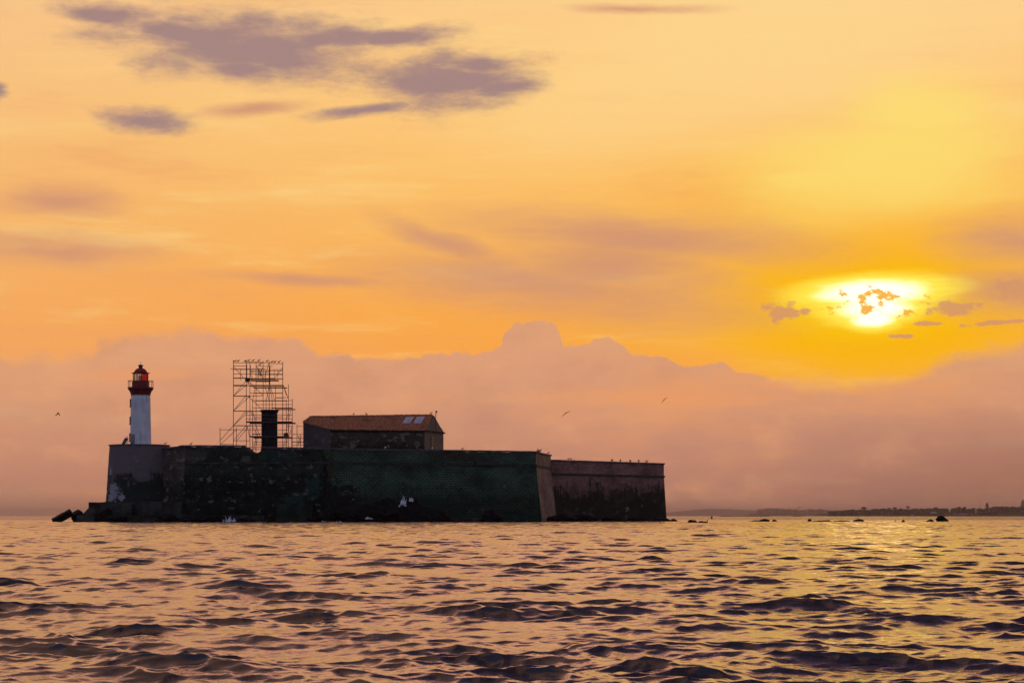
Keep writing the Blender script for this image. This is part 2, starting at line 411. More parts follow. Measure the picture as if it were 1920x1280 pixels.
M['rock'] = mat('wet_basalt', (0.007, 0.008, 0.009), 0.75, var=0.5, scale=0.8, bump=0.1, spec=0.1)
M['block'] = mat('concrete_block', (0.06, 0.05, 0.05), 0.85, var=0.5, scale=0.6, bump=0.05, spec=0.2)
M['plinth'] = mat('plinth_concrete', (0.045, 0.045, 0.038), 0.85, var=0.6, scale=0.5, bump=0.05, spec=0.2)
M['slab_green'] = mat('algae_slab', (0.012, 0.026, 0.018), 0.8, var=0.6, scale=0.5, bump=0.05, spec=0.2)
M['white'] = mat('white_paint', (0.80, 0.76, 0.80), 0.6, var=0.10, scale=0.5, bump=0.01, streak=(0.42, 0.36, 0.36))
M['red'] = mat('red_paint', (0.30, 0.012, 0.014), 0.5, var=0.3, scale=1.2, streak=(0.12, 0.02, 0.015))
M['red_dark'] = mat('dark_red_paint', (0.20, 0.008, 0.012), 0.55, var=0.3, scale=1.2, streak=(0.09, 0.015, 0.012))
M['steel'] = mat('scaffold_steel', (0.20, 0.075, 0.05), 0.65, var=0.4, scale=2)
M['plank'] = mat('scaffold_plank', (0.09, 0.05, 0.045), 0.8, var=0.4, scale=2)
M['black'] = mat('dark_metal', (0.02, 0.02, 0.024), 0.5, var=0.2)
M['tower'] = stone('tower_stone', (0.035, 0.034, 0.045), (0.06, 0.055, 0.06), (0.012, 0.014, 0.016), (0.06, 0.055, 0.06), 0.4, 0.0, 0.1, 0.3, 0.7, 0.3, 7.0, 5.0)
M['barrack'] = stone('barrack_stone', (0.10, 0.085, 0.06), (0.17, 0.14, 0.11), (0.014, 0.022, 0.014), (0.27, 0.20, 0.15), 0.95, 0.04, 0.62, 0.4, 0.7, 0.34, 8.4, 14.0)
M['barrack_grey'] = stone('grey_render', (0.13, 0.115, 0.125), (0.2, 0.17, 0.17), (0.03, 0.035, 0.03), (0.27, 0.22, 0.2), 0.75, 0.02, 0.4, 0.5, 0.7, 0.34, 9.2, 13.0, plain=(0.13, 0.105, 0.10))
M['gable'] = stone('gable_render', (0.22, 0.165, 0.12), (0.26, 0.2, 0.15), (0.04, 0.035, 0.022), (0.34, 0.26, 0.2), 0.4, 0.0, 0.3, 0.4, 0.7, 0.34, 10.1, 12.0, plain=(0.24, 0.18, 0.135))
M['sol_blue'] = mat('solar_cells', (0.02, 0.035, 0.11), 0.15, var=0.2)
M['gull'] = mat('gull_plumage', (0.06, 0.04, 0.04), 0.8, var=0.4, scale=6)
M['gull_white'] = mat('white_plumage', (0.8, 0.8, 0.8), 0.7, var=0.1, scale=6)
M['leaf'] = mat('leaf', (0.05, 0.055, 0.03), 0.8, var=0.5, scale=3)
M['bark'] = mat('bark', (0.05, 0.035, 0.025), 0.9, var=0.4)
M['shore_leaf'] = mat('pine_foliage', (0.04, 0.05, 0.035), 0.9, var=0.5, scale=0.05, spec=0.1)
M['hill'] = mat('hill_scrub', (0.06, 0.06, 0.05), 0.95, var=0.4, scale=0.004, spec=0.1)
M['house'] = mat('house_render', (0.5, 0.42, 0.38), 0.8, var=0.1, scale=0.2)
M['tile_far'] = mat('far_roof_tile', (0.2, 0.08, 0.05), 0.8, var=0.2, scale=0.3)
M['foam'] = mat('sea_foam', (0.86, 0.86, 0.92), 0.6, var=0.06, scale=2)
M['buoy'] = mat('buoy_paint', (0.3, 0.03, 0.02), 0.5, var=0.2)

def roof_mat():
    m = bpy.data.materials.new('roman_tile'); m.use_nodes = True
    T = NT(m.node_tree); b = T.n['Principled BSDF']
    tc = T.n.new('ShaderNodeTexCoord'); uv = tc.outputs['UV']
    n1 = T.noise(T.mapping(uv, sc=(3.2, 2.6, 1)), 1.0, 2, 0.5)
    n2 = T.noise(uv, 0.35, 5, 0.6)
    c = T.mix(T.mapr(n1, 0.3, 0.7), (0.30, 0.095, 0.04, 1), (0.74, 0.32, 0.15, 1))
    c = T.mix(T.mapr(n2, 0.5, 0.7, 0, 0.6), c, (0.10, 0.055, 0.035, 1))
    n3 = T.noise(uv, 1.6, 6, 0.7)
    c = T.mix(T.mapr(n3, 0.60, 0.68, 0, 0.7), c, (0.55, 0.36, 0.25, 1))
    T.put(b.inputs['Base Color'], c); b.inputs['Roughness'].default_value = 0.85; b.inputs['Specular IOR Level'].default_value = 0.2
    return m
M['tile'] = roof_mat()

def glass(name, tint, refl=0.12):
    m = bpy.data.materials.new(name); m.use_nodes = True
    T = NT(m.node_tree); T.n.remove(T.n['Principled BSDF'])
    out = [n for n in T.n if n.type == 'OUTPUT_MATERIAL'][0]
    t = T.n.new('ShaderNodeBsdfTransparent'); g = T.n.new('ShaderNodeBsdfGlossy'); mx = T.n.new('ShaderNodeMixShader')
    t.inputs[0].default_value = (*tint, 1); g.inputs['Roughness'].default_value = 0.05
    mx.inputs[0].default_value = refl
    T.l.new(t.outputs[0], mx.inputs[1]); T.l.new(g.outputs[0], mx.inputs[2]); T.l.new(mx.outputs[0], out.inputs[0])
    return m
M['clear'] = glass('clear_glass', (0.92, 0.90, 0.88))
M['redglass'] = glass('red_glass', (0.85, 0.012, 0.014), 0.05)
M['skylight'] = mat('roof_panel_sheet', (0.62, 0.56, 0.64), 0.3, var=0.05)

# ------------------------------------------------------------------ sea
def build_sea():
    dense = np.linspace(-0.34, 0.34, 600)
    rest = np.linspace(0.34, 2 * math.pi - 0.34, 92)[1:-1]
    th = np.concatenate([dense, rest])
    r1 = np.geomspace(0.4, 10, 40)[:-1]
    r2 = np.geomspace(10, 620, 2800)[:-1]
    r3 = np.geomspace(620, 60000, 180)
    r = np.concatenate([r1, r2, r3])
    R, C = len(r), len(th)
    dr = np.gradient(r); dth = np.abs(np.concatenate([np.diff(th), [2 * math.pi - th[-1] + th[0]]]))
    dth = np.maximum(dth, np.roll(dth, 1))
    rr, tt = np.meshgrid(r, th, indexing='ij')
    ux, uy = np.sin(tt), np.cos(tt)
    x0 = (rr * ux).astype(np.float64); y0 = (rr * uy).astype(np.float64)
    sr = np.broadcast_to(dr[:, None], rr.shape); st = rr * dth[None, :]
    dx = np.zeros_like(x0); dy = np.zeros_like(x0); dz = np.zeros_like(x0)
    waves = []
    for lam in np.geomspace(0.075, 5.0, 200):
        sp = 0.9 if lam < 0.3 else 0.42
        phi = rng.normal(math.radians(192), sp)          # travels towards the viewer, widely spread
        if lam < 0.55: ka = 0.0245
        else: ka = 0.0235 * (0.55 / lam) ** 0.36
        k = 2 * math.pi / lam
        waves.append((k, phi, ka / k * rng.uniform(0.6, 1.4), rng.uniform(0, 2 * math.pi)))
    # waves come in groups: a slowly varying strength
    gmod = np.zeros_like(x0)
    for _ in range(16):
        lam = rng.uniform(1.4, 7.0); ph = rng.uniform(0, 6.28); phi = rng.uniform(0, 6.28); k = 2 * math.pi / lam
        gmod += np.sin(k * (x0 * math.sin(phi) * 1.2 + y0 * math.cos(phi) * 0.55) + ph) * np.clip(2.0 - sr * k * 0.5, 0, 1)
    gmod = np.clip(np.exp(gmod / 4.0 * 0.30 - 0.03), 0.65, 1.4)
    for k, phi, a, ph in waves:
        kx, ky = k * math.sin(phi), k * math.cos(phi)
        step = np.abs(kx * ux + ky * uy) * sr + np.abs(kx * uy - ky * ux) * st
        w = np.clip((2.3 - step) / 1.1, 0, 1)
        rows = np.where(w.max(axis=1) > 0)[0]
        if len(rows) == 0: continue
        s = slice(rows[0], rows[-1] + 1)
        p = kx * x0[s] + ky * y0[s] + ph
        sn, cs = np.sin(p), np.cos(p)
        aw = w[s] * a * (gmod[s] if k > 1.5 else 1.0)
        dz[s] += aw * cs
        q = 1.6 * aw
        dx[s] -= q * (kx / k) * sn; dy[s] -= q * (ky / k) * sn
    # crests sharper than troughs
    co_ = np.stack([x0 + dx, y0 + dy, dz], axis=-1).reshape(-1, 3).astype(np.float32)
    co_ = np.vstack([co_, [[0, 0, 0]]]).astype(np.float32)
    i, j = np.meshgrid(np.arange(R - 1), np.arange(C), indexing='ij'); j2 = (j + 1) % C
    q = np.stack([i * C + j, (i + 1) * C + j, (i + 1) * C + j2, i * C + j2], axis=-1).reshape(-1, 4)[:, ::-1]
    jj = np.arange(C)
    tri = np.stack([np.full(C, R * C), jj, (jj + 1) % C], axis=-1)[:, ::-1]
    me = bpy.data.meshes.new('sea')
    me.vertices.add(len(co_)); me.vertices.foreach_set('co', co_.ravel())
    nl = len(q) * 4 + len(tri) * 3
    me.loops.add(nl); me.loops.foreach_set('vertex_index', np.concatenate([q.ravel(), tri.ravel()]).astype(np.int32))
    me.polygons.add(len(q) + len(tri))
    ls = np.concatenate([np.arange(len(q)) * 4, len(q) * 4 + np.arange(len(tri)) * 3]).astype(np.int32)
    me.polygons.foreach_set('loop_start', ls)
    me.update(calc_edges=True); me.validate()
    me.polygons.foreach_set('use_smooth', np.ones(len(me.polygons), dtype=bool))
    m = bpy.data.materials.new('sea_water'); m.use_nodes = True
    T = NT(m.node_tree); b = T.n['Principled BSDF']
    b.inputs['Base Color'].default_value = (0.010, 0.006, 0.018, 1)
    b.inputs['Roughness'].default_value = 0.03
    b.inputs['IOR'].default_value = 1.8
    geo = T.n.new('ShaderNodeNewGeometry')
    h1 = T.noise(geo.outputs['Position'], 1.1, 3, 0.6)
    h2 = T.noise(geo.outputs['Position'], 6.0, 3, 0.6)
    h3 = T.noise(T.mapping(geo.outputs['Position'], sc=(9.0, 15.0, 9.0)), 1.0, 4, 0.65)
    bn = T.n.new('ShaderNodeBump'); bn.inputs['Strength'].default_value = 1.0; bn.inputs['Distance'].default_value = 1.0
    dist = T.vm('LENGTH', geo.outputs['Position'], out='v')
    far = T.mapr(dist, 12.0, 130.0, 0.55, 1.7)
    h0 = T.noise(T.mapping(geo.outputs['Position'], sc=(0.22, 0.55, 1)), 1.0, 3, 0.6)
    swell = T.m('MULTIPLY', h0, T.mapr(dist, 60.0, 260.0, 0.0, 0.62))
    T.put(bn.inputs['Height'], T.m('ADD', T.m('MULTIPLY_ADD', h3, 0.0055, swell), T.m('MULTIPLY', far, T.m('MULTIPLY_ADD', h2, 0.010, T.m('MULTIPLY', h1, 0.06)))))
    T.l.new(bn.outputs[0], b.inputs['Normal'])
    me.materials.append(m)
    o = bpy.data.objects.new('sea', me); COL.objects.link(o)
    tag(o, 'choppy golden sea with dark wave faces reaching the horizon', 'sea', kind='structure')
build_sea()

# ------------------------------------------------------------------ the fort
DECK = 10.4
def fnoise(u, z, s=0.0):
    return (math.sin(u * 1.7 + z * 2.3 + s) + math.sin(u * 3.9 - z * 1.1 + 2 * s) * 0.6 + math.sin(u * 0.6 + z * 4.7 + s * 3) * 0.6) / 2.2

def interp(pts, t):
    if t <= pts[0][0]: return pts[0][1]
    for (a, va), (b, vb) in zip(pts, pts[1:]):
        if t <= b: return va + (vb - va) * (t - a) / max(1e-9, b - a)
    return pts[-1][1]

class Line:
    """plan polyline with mitred offsets"""
    def __init__(self, pts): self.p = [np.array(q, float) for q in pts]
    def nrm(self, i):
        d = self.p[i + 1] - self.p[i]; d /= np.linalg.norm(d)
        return np.array((d[1], -d[0]))           # right hand of travel = outward
    def off(self, i, o):
        n = len(self.p)
        if i == 0: return self.p[0] + self.nrm(0) * o
        if i == n - 1: return self.p[-1] + self.nrm(n - 2) * o
        a, b = self.nrm(i - 1), self.nrm(i)
        m = a + b; m /= np.linalg.norm(m)
        return self.p[i] + m * o / max(0.35, float(np.dot(m, a)))

plan = Line([(X(285, 406), 406), (X(347, 398), 398), (X(605, 395), 395), (X(1005, 415), 415), (X(1033, 439), 439),
             (X(1245, 470), 470), (X(1225, 512), 512), (X(240, 500), 500), (X(222, 420), 420)])
fort = thing('sea_fort', (-20, 420, 0), 'dark mossy stone island fort with battered walls and a round bastion', 'fort')

def wall_segment(i, top_pts, cordon_z, material, batter=0.115, thick=3.2, name='curtain_wall', jit=0.05, cord=True, copi=True, cope_m='coping', notch=False):
    """one straight stretch of wall between plan points i and i+1; top_pts: [(fraction, top z)]"""
    A, B = plan.p[i], plan.p[i + 1]
    L = float(np.linalg.norm(B - A))
    fr = sorted(set([k / max(2, int(L / 0.55)) for k in range(max(2, int(L / 0.55)) + 1)] + [t for t, _ in top_pts if 0 <= t <= 1]))
    NZ = 26
    mb = MB(); grid = []
    for t in fr:
        zt = interp(top_pts, t); col = []
        zt += 0.05 * fnoise(t * L * 1.3, 0, i)
        for k in range(NZ + 1):
            z = -1.5 + (zt + 1.5) * k / NZ
            o = max(0.0, (cordon_z - z)) * batter + (0.0 if z < cordon_z else -0.02)
            edge = 0.0 if t in (0.0, 1.0) else 1.0
            o += jit * fnoise(t * L, z, i) * edge
            p = plan.off(i, o) * (1 - t) + plan.off(i + 1, o) * t
            col.append(len(mb.v)); mb.uv[len(mb.v)] = (t * L + 40 * i, z); mb.v.append((p[0], p[1], z))
        pin = plan.off(i, -thick) * (1 - t) + plan.off(i + 1, -thick) * t
        for z in (zt, 4.0):
            col.append(len(mb.v)); mb.uv[len(mb.v)] = (t * L + 40 * i, z + (2 if z == zt else 0)); mb.v.append((pin[0], pin[1], z))
        grid.append(col)
    for a, b in zip(grid, grid[1:]):
        for k in range(len(a) - 1): mb.f.append((a[k], b[k], b[k + 1], a[k + 1]))
    mb.f.append(tuple(grid[0])); mb.f.append(tuple(reversed(grid[-1])))
    w = mb.build(name, M[material], fort)
    def strip(z_of, o0, o1, h, nm, mt, t0=0.0, t1=1.0):
        s = MB(); cols = []
        for t in [q for q in fr if t0 <= q <= t1]:
            z = z_of(t); c = []
            for (o, zz) in ((o1, z), (o0, z), (o0 + 0.03, z + h), (o1, z + h)):
                p = plan.off(i, o) * (1 - t) + plan.off(i + 1, o) * t
                c.append(len(s.v)); s.v.append((p[0], p[1], zz + 0.035 * fnoise(t * L * 2.1, zz, i + 3)))
            cols.append(c)
        for a, b in zip(cols, cols[1:]):
            for k in range(4): s.f.append((a[k], b[k], b[(k + 1) % 4], a[(k + 1) % 4]))
        s.f.append(tuple(cols[0])); s.f.append(tuple(reversed(cols[-1])))
        return s.build(nm, M[mt], fort)
    if cord: strip(lambda t: cordon_z - 0.2, 0.24, -0.3, 0.38, 'cordon', 'coping_dark')
    if copi:
        for (t0, t1) in ([(0, 1)] if not notch else notch):
            strip(lambda t: interp(top_pts, t) + 0.04, 0.20, -1.2, 0.26, 'coping', cope_m, t0, t1)
    return w
zc = lambda py, Y: Z(py, Y)
# link between the bastion and the front wall
wall_segment(0, [(0, zc(843, 405)), (0.75, zc(840, 401)), (0.9, zc(837.5, 399)), (1, zc(837, 398))], 10.9, 'link', cord=False)
# front wall with the ragged breach beside the scaffold
def fx(px):
    A, B = plan.p[1], plan.p[2]; return (X(px, 396.5) - A[0]) / (B[0] - A[0])
wall_segment(1, [(0, zc(837, 398)), (fx(458), zc(837.5, 397)), (fx(462), zc(841, 397)), (fx(467), zc(845.5, 397)), (fx(474), zc(848, 397)), (fx(479), zc(850, 397)),
                 (fx(484), zc(848.5, 397)), (fx(488.5), zc(846, 397)), (fx(490), zc(840.3, 397)), (1, zc(842, 395))], 10.95, 'dark',
             notch=[(0, fx(459)), (fx(490), 1)], jit=0.12)
wall_segment(2, [(0, zc(842.3, 395)), (1, zc(848.2, 415))], 10.93, 'green')
wall_segment(3, [(0, zc(848.2, 415)), (0.35, zc(848.2, 415) - 0.1), (1, zc(855, 439))], 10.9, 'glow_face', thick=2.6)
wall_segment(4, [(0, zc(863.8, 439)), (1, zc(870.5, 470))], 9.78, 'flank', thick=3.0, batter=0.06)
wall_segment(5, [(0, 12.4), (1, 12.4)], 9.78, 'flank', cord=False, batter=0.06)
wall_segment(6, [(0, 12.4), (1, 12.0)], 9.78, 'dark', cord=False)
wall_segment(7, [(0, 12.0), (1, 13.0)], 9.78, 'dark', cord=False)
# terrace inside
t = MB(); ring = [plan.off(i, -1.0) for i in range(len(plan.p))]
t.add([(p[0], p[1], DECK) for p in ring], [tuple(range(len(ring)))])
t.build('terrace', M['terrace'], fort)
# end of the tall wall where it drops to the lower flank: buttress
# round bastion under the lighthouse
BC = (X(261.5, 406), 406.0, 0.0)
b = MB(); n = 72; prof = []
zt = Z(834.5, 400.5)
for k in range(25):
    z = -1.0 + (zt + 1.0) * k / 24
    prof.append((5.62 + max(0, (zt - z)) * 0.062, z))
m0 = 0
for (r_, z) in prof:
    for k in range(n + 1):
        a = 2 * math.pi * k / n
        rr_ = r_ + 0.04 * fnoise(a * 6, z, 2)
        if k == n: rr_ = r_ + 0.04 * fnoise(0, z, 2)
        b.uv[len(b.v)] = (a * 6, z); b.v.append((BC[0] + rr_ * math.cos(a), BC[1] + rr_ * math.sin(a), z))
for i in range(len(prof) - 1):
    for k in range(n):
        b.f.append((i*(n+1)+k, i*(n+1)+k+1, (i+1)*(n+1)+k+1, (i+1)*(n+1)+k))
b.f.append(tuple((len(prof) - 1) * (n + 1) + k for k in range(n)))
bast = b.build('round_bastion', M['bastion'], fort)
c = MB(); c.lathe([(5.66, zt + 0.003), (5.78, zt + 0.02), (5.80, zt + 0.24), (5.5, zt + 0.27), (0.2, zt + 0.28)], BC, 72)
c.build('coping', M['coping'], fort)
BTOP = zt + 0.28
# plinth steps at the water
def ragged_box(mb, x0, x1, y0, y1, z0, z1, s=0.0, tilt=0.0):
    nx = max(2, int((x1 - x0) / 0.8)); nz = 4; ny = 2
    def pt(i, j, k):
        x = x0 + (x1 - x0) * i / nx; y = y0 + (y1 - y0) * j / ny; z = z0 + (z1 - z0) * k / nz
        q = 0.10
        return (x + q * fnoise(y * 2, z * 2, s), y + q * fnoise(x, z * 2, s + 1), z + q * fnoise(x * 1.3, y, s + 2) + tilt * (x - x0))
    faces = []
    for i in range(nx):
        for k in range(nz):
            faces.append([pt(i,0,k), pt(i+1,0,k), pt(i+1,0,k+1), pt(i,0,k+1)]); faces.append([pt(i+1,ny,k), pt(i,ny,k), pt(i,ny,k+1), pt(i+1,ny,k+1)])
        for j in range(ny):
            faces.append([pt(i,j,nz), pt(i+1,j,nz), pt(i+1,j+1,nz), pt(i,j+1,nz)])
    for j in range(ny):
        for k in range(nz):
            faces.append([pt(0,j+1,k), pt(0,j,k), pt(0,j,k+1), pt(0,j+1,k+1)]); faces.append([pt(nx,j,k), pt(nx,j+1,k), pt(nx,j+1,k+1), pt(nx,j,k+1)])
    for q in faces: mb.quad(*q)
b = MB(); ragged_box(b, X(168, 398), X(345, 398), 397.2, 408, -1, Z(941, 397), 1.0); b.build('plinth', M['plinth'], fort)
b = MB(); ragged_box(b, X(150, 396), X(500, 396), 393.0, 402, -1, Z(966, 394), 4.0); b.build('footing', M['plinth'], fort)
b = MB(); ragged_box(b, X(520, 393), X(585, 393), 391.5, 397, -1, Z(944, 392), 6.0); b.build('footing', M['slab_green'], fort)
b = MB(); ragged_box(b, X(843, 404), X(925, 404), 402.5, 411, -1, Z(971, 403), 8.0); b.build('footing', M['plinth'], fort)
# spout hole on the parapet of the long wall
b = MB(); b.box((X(913, 409.4), 409.35, Z(868, 409)), (5.0, 0.5, 0.75), math.atan2(20, X(1005, 415) - X(605, 395))); b.build('gun_port', M['black'], fort)

# blocks tipped at the left end
def block(name, c, s, rz, rx, ry, material, label, group=None, seed=1.0):
    b = MB(); b.box((0, 0, 0), s)
    o = b.build(name, M[material])
    me = o.data
    import bmesh
    bm = bmesh.new(); bm.from_mesh(me)
    bmesh.ops.subdivide_edges(bm, edges=bm.edges[:], cuts=3, use_grid_fill=True)
    bmesh.ops.smooth_vert(bm, verts=bm.verts[:], factor=0.22, use_axis_x=True, use_axis_y=True, use_axis_z=True)
    for v in bm.verts:
        q = 0.05 * fnoise(v.co.x * 2 + seed, v.co.z * 2 + v.co.y, seed)
        v.co.x += q; v.co.z += q
    bm.to_mesh(me); bm.free()
    o.location = c; o.rotation_euler = (rx, ry, rz)
    return tag(o, label, 'block', group)
G = 'tipped blocks off the left end of the fort'
block('concrete_block', P(117, 969, 396), (3.9, 2.4, 1.25), 0.25, 0.1, -0.52, 'rock', 'dark flat block lying tilted at the far left end of the fort', G, 1)
block('concrete_block', P(146, 969, 396.5), (1.9, 2.0, 2.0), 0.5, 0.2, -0.5, 'rock', 'rounded dark block between the tilted slab and the pale-faced block', G, 2)
block('concrete_block', P(169, 966, 395), (2.5, 2.2, 2.1), -0.4, 0.25, -0.7, 'block', 'pale faced angular block leaning on the foot of the fort plinth', G, 3)
block('concrete_block', P(284, 953.5, 394), (4.2, 3.0, 2.7), 0.02, 0, 0.01, 'plinth', 'square moss stained block standing before the round bastion', G, 4)
block('concrete_block', P(232, 955, 394.5), (3.6, 3.0, 2.2), -0.05, 0, 0.02, 'plinth', 'low worn block in front of the pale patch on the round bastion', G, 5)

# ------------------------------------------------------------------ rocks
def rock(c, s, label, group, seed, cat='rock', name='rock', sub=4, parent=None):
    import bmesh
    r = random.Random(seed)
    bm = bmesh.new(); bmesh.ops.create_icosphere(bm, subdivisions=sub, radius=1.0)
    planes = []
    for _ in range(14):
        v = np.array([r.gauss(0, 1), r.gauss(0, 1), r.gauss(0.2, 0.8)]); v /= np.linalg.norm(v); planes.append((v, r.uniform(0.55, 0.95)))
    for v in bm.verts:
        p = np.array(v.co)
        for nrm, d in planes:
            q = float(p @ nrm)
            if q > d: p -= nrm * (q - d) * 0.9
        p *= 1 + 0.10 * fnoise(p[0] * 4 + seed, p[2] * 4 + p[1] * 3, seed) + 0.05 * fnoise(p[0] * 11, p[2] * 11 + p[1] * 9, seed + 2)
        v.co = (p[0] * s[0], p[1] * s[1], p[2] * s[2])
    me = bpy.data.meshes.new(name); bm.to_mesh(me); bm.free()
    me.materials.append(M['rock'])
    o = bpy.data.objects.new(name, me); COL.objects.link(o); o.location = c
    o.rotation_euler = (0, 0, r.uniform(0, 0.4))
    tag(o, label, cat, group)
    return o
G = 'wet rocks along the foot of the fort'
for i, (px, py, Y, w, h, lab) in enumerate([
    (400, 975, 390, 4.4, 1.3, 'low wet rock at the fort foot beside the left white splash'),
    (452, 978, 389, 2.6, 0.9, 'small wet rock just right of the left white splash'),
    (612, 972, 388, 2.2, 1.0, 'small wet rock under the ragged seam of the long wall'),
    (650, 966, 389, 3.2, 1.7, 'pointed wet rock left of the great splash mound'),
    (692, 964, 390, 3.4, 1.8, 'broad wet rock with pale foam touching the splash mound'),
    (762, 962, 389, 4.4, 3.6, 'tallest black rock at the fort foot, spray breaking over its top'),
    (800, 968, 388, 4.0, 2.3, 'black rock adjoining the right flank of the tallest rock'),
    (838, 972, 392, 1.4, 1.2, 'small dark rock at the right end of the splash mound'),
    (925, 970, 400, 2.4, 1.6, 'lone dark rock below the gun port of the long wall'),
    (1052, 972, 424, 3.6, 1.0, 'flat dark rock at the foot of the reddish flank corner'),
    (1090, 972, 428, 3.4, 1.2, 'pale streaked rock midway under the right flank wall'),
]):
    rock(P(px, py, Y), (w, 2.2, h), lab, G, 20 + i)
for i, (px, py, Y, w, h, lab) in enumerate([
    (192, 968, 393.5, 2.0, 1.9, 'dark rock wedged between the pale faced block and the low worn block'),
    (212, 974, 392, 2.6, 1.0, 'low rock awash before the left end of the plinth'),
    (312, 975, 391, 2.6, 1.1, 'low rock awash right of the square moss stained block'),
    (350, 976, 390, 2.2, 0.9, 'small rock awash below the weathered link wall'),
    (588, 976, 389, 1.8, 0.8, 'small rock at the right edge of the green slab footing'),
    (722, 958, 389.5, 2.6, 2.4, 'black rock adjoining the left flank of the tallest rock'),
    (1150, 973, 436, 2.6, 0.8, 'low rock under the dry tufts of the flank wall'),
    (1195, 975, 440, 2.4, 0.7, 'low rock left of the corner shelf')]):
    rock(P(px, py, Y), (w, 2.0, h), lab, G, 90 + i)
G = 'low rocks and reef heads right of the fort'
rock(P(1240, 979, 424), (2.9, 2.2, 1.25), 'flat dark rock shelf at the right corner of the fort', G, 51)
rock(P(1262, 978.5, 440), (1.1, 1.5, 0.7), 'small dark rock stepping off the right corner shelf', G, 52)
rock(P(1300, 980, 350), (1.05, 1.0, 0.62), 'dark reef head nearest the fort with a knob on its left', G, 53)
rock(P(1315, 981.3, 345), (1.2, 0.9, 0.5), 'low dark reef trailing right of the knobbed reef head', G, 54)
rock(P(1433, 977.5, 420), (1.15, 1.0, 0.62), 'rounded reef head left of the pair in mid water', G, 55)
rock(P(1451, 977.5, 420), (0.65, 0.7, 0.5), 'small reef head right of the rounded one', G, 56)
rock(P(1418, 978.6, 425), (1.7, 0.8, 0.42), 'thin flat reef trailing left of the rounded reef head', G, 57)
rock(P(1518, 977.5, 420), (0.5, 0.6, 0.55), 'small pointed reef head at the left of the long flat reef', G, 58)
rock(P(1542, 978.2, 420), (2.2, 0.9, 0.5), 'long flat reef awash in mid water', G, 59)
rock(P(1580, 979.6, 420), (2.4, 0.9, 0.55), 'flat broken reef left of the stick bearing rock', G, 60)
rock(P(1608, 977.6, 420), (1.35, 1.0, 0.62), 'reef head with a thin stick standing on top', G, 61)
rock(P(1694, 979, 400), (0.45, 0.5, 0.5), 'tiny reef head right of the thin bent stick', G, 62)
rock(P(1743, 977.5, 415), (0.9, 0.7, 0.5), 'low reef head just left of the largest black rock', G, 63)
rock(P(1766, 976, 420), (1.25, 1.2, 1.0), 'largest black rock standing in the open water at right', G, 64)
# markers
def post(px, py0, py1, Y, r, label, name='marker_post', bent=0.0, cat='marker', material='buoy'):
    b = MB(); p0 = (X(px, Y), Y, -0.5); p1 = P(px + bent * 0.4, (py0 + py1) / 2, Y); p2 = P(px + bent, py0, Y)
    b.tube(p0, p1, r); b.tube(p1, p2, r, r * 0.7)
    b.lathe([(r * 0.5, -r * 1.2), (r * 1.25, -r * 0.6), (r * 1.25, r * 0.6), (r * 0.5, r * 1.2)], p2, 10)
    o = b.build(name, M[material]); tag(o, label, cat)
post(1326, 975.5, 980, 380, 0.09, 'short reddish marker post in the water right of the fort')
post(1608, 968.5, 975, 420, 0.04, 'thin stick standing on a reef head', 'stick', 1, 'stick', 'black')
post(1678, 973.5, 980, 400, 0.05, 'thin bent stick rising from open water', 'stick', 1.5, 'stick', 'black')
b = MB(); c0 = P(1334.5, 970, 900); b.lathe([(0.05, -0.6), (0.38, -0.45), (0.42, 0.1), (0.2, 0.5), (0.08, 0.9)], c0, 12)
tag(b.build('buoy', M['buoy'], smooth=True), 'small red buoy afloat on the horizon line', 'buoy')

# ------------------------------------------------------------------ white water
def splash(c, w, h, d, n, label, seed):
    """spray thrown up in ragged fingers that grow out of one foot, fused into one skin"""
    import bmesh
    r = random.Random(seed); bm = bmesh.new()
    def blob(p, rad):
        res = bmesh.ops.create_icosphere(bm, subdivisions=1, radius=rad)
        for v in res['verts']: v.co = (p[0] + v.co.x, p[1] + v.co.y, p[2] + v.co.z)
    sc = min(1.0, h / 1.2)
    k = 0
    while k < 22:                                            # the foot
        u = -1 + 2 * k / 21; blob((c[0] + u * w * .5, c[1] + r.uniform(-.1, .1) * d, c[2] - .05 - .35 * h * abs(u) * r.random()), (.05 + .08 * r.random()) * (0.5 + 0.5 * sc) + w * .012); k += 1
    for _ in range(n):
        u = r.uniform(-.85, .85); p = [c[0] + u * w * .5, c[1] + r.uniform(-.3, .3) * d, c[2]]
        hh = h * r.uniform(.15, 1.05) ** 1.3 * (1.1 - abs(u) * .5); ln = r.uniform(-.35, .35) * w * .5
        m_ = max(5, int(hh / .06)); rad0 = r.uniform(.06, .13) * (0.45 + 0.55 * sc)
        for i in range(m_):
            t_ = i / m_
            blob((p[0] + ln * t_ * t_ + r.gauss(0, .025), p[1] + r.gauss(0, .03), p[2] + hh * t_), rad0 * (1.15 - .85 * t_) * r.uniform(.75, 1.25))
    me = bpy.data.meshes.new('sea_splash'); bm.to_mesh(me); bm.free()
    o = bpy.data.objects.new('sea_splash', me); COL.objects.link(o)
    md = o.modifiers.new('fuse', 'REMESH'); md.mode = 'VOXEL'; md.voxel_size = 0.035
    dg = bpy.context.evaluated_depsgraph_get(); dg.update()
    me2 = bpy.data.meshes.new_from_object(o.evaluated_get(dg)); o.modifiers.clear(); o.data = me2; me2.name = 'sea_splash'
    me2.materials.clear(); me2.materials.append(M['foam'])
    tag(o, label, 'splash', 'white water breaking on the fort rocks')
splash(P(755, 944, 386), 1.3, 1.5, 0.7, 9, 'white spray curling up on the left of the tallest rock top', 1)
splash(P(771, 937, 386.4), 0.7, 1.25, 0.6, 7, 'narrow white spray on the right of the tallest rock top', 9)
splash(P(430, 981, 387), 2.8, 1.5, 1.0, 44, 'white splash triangle breaking at the fort foot left of centre', 2)
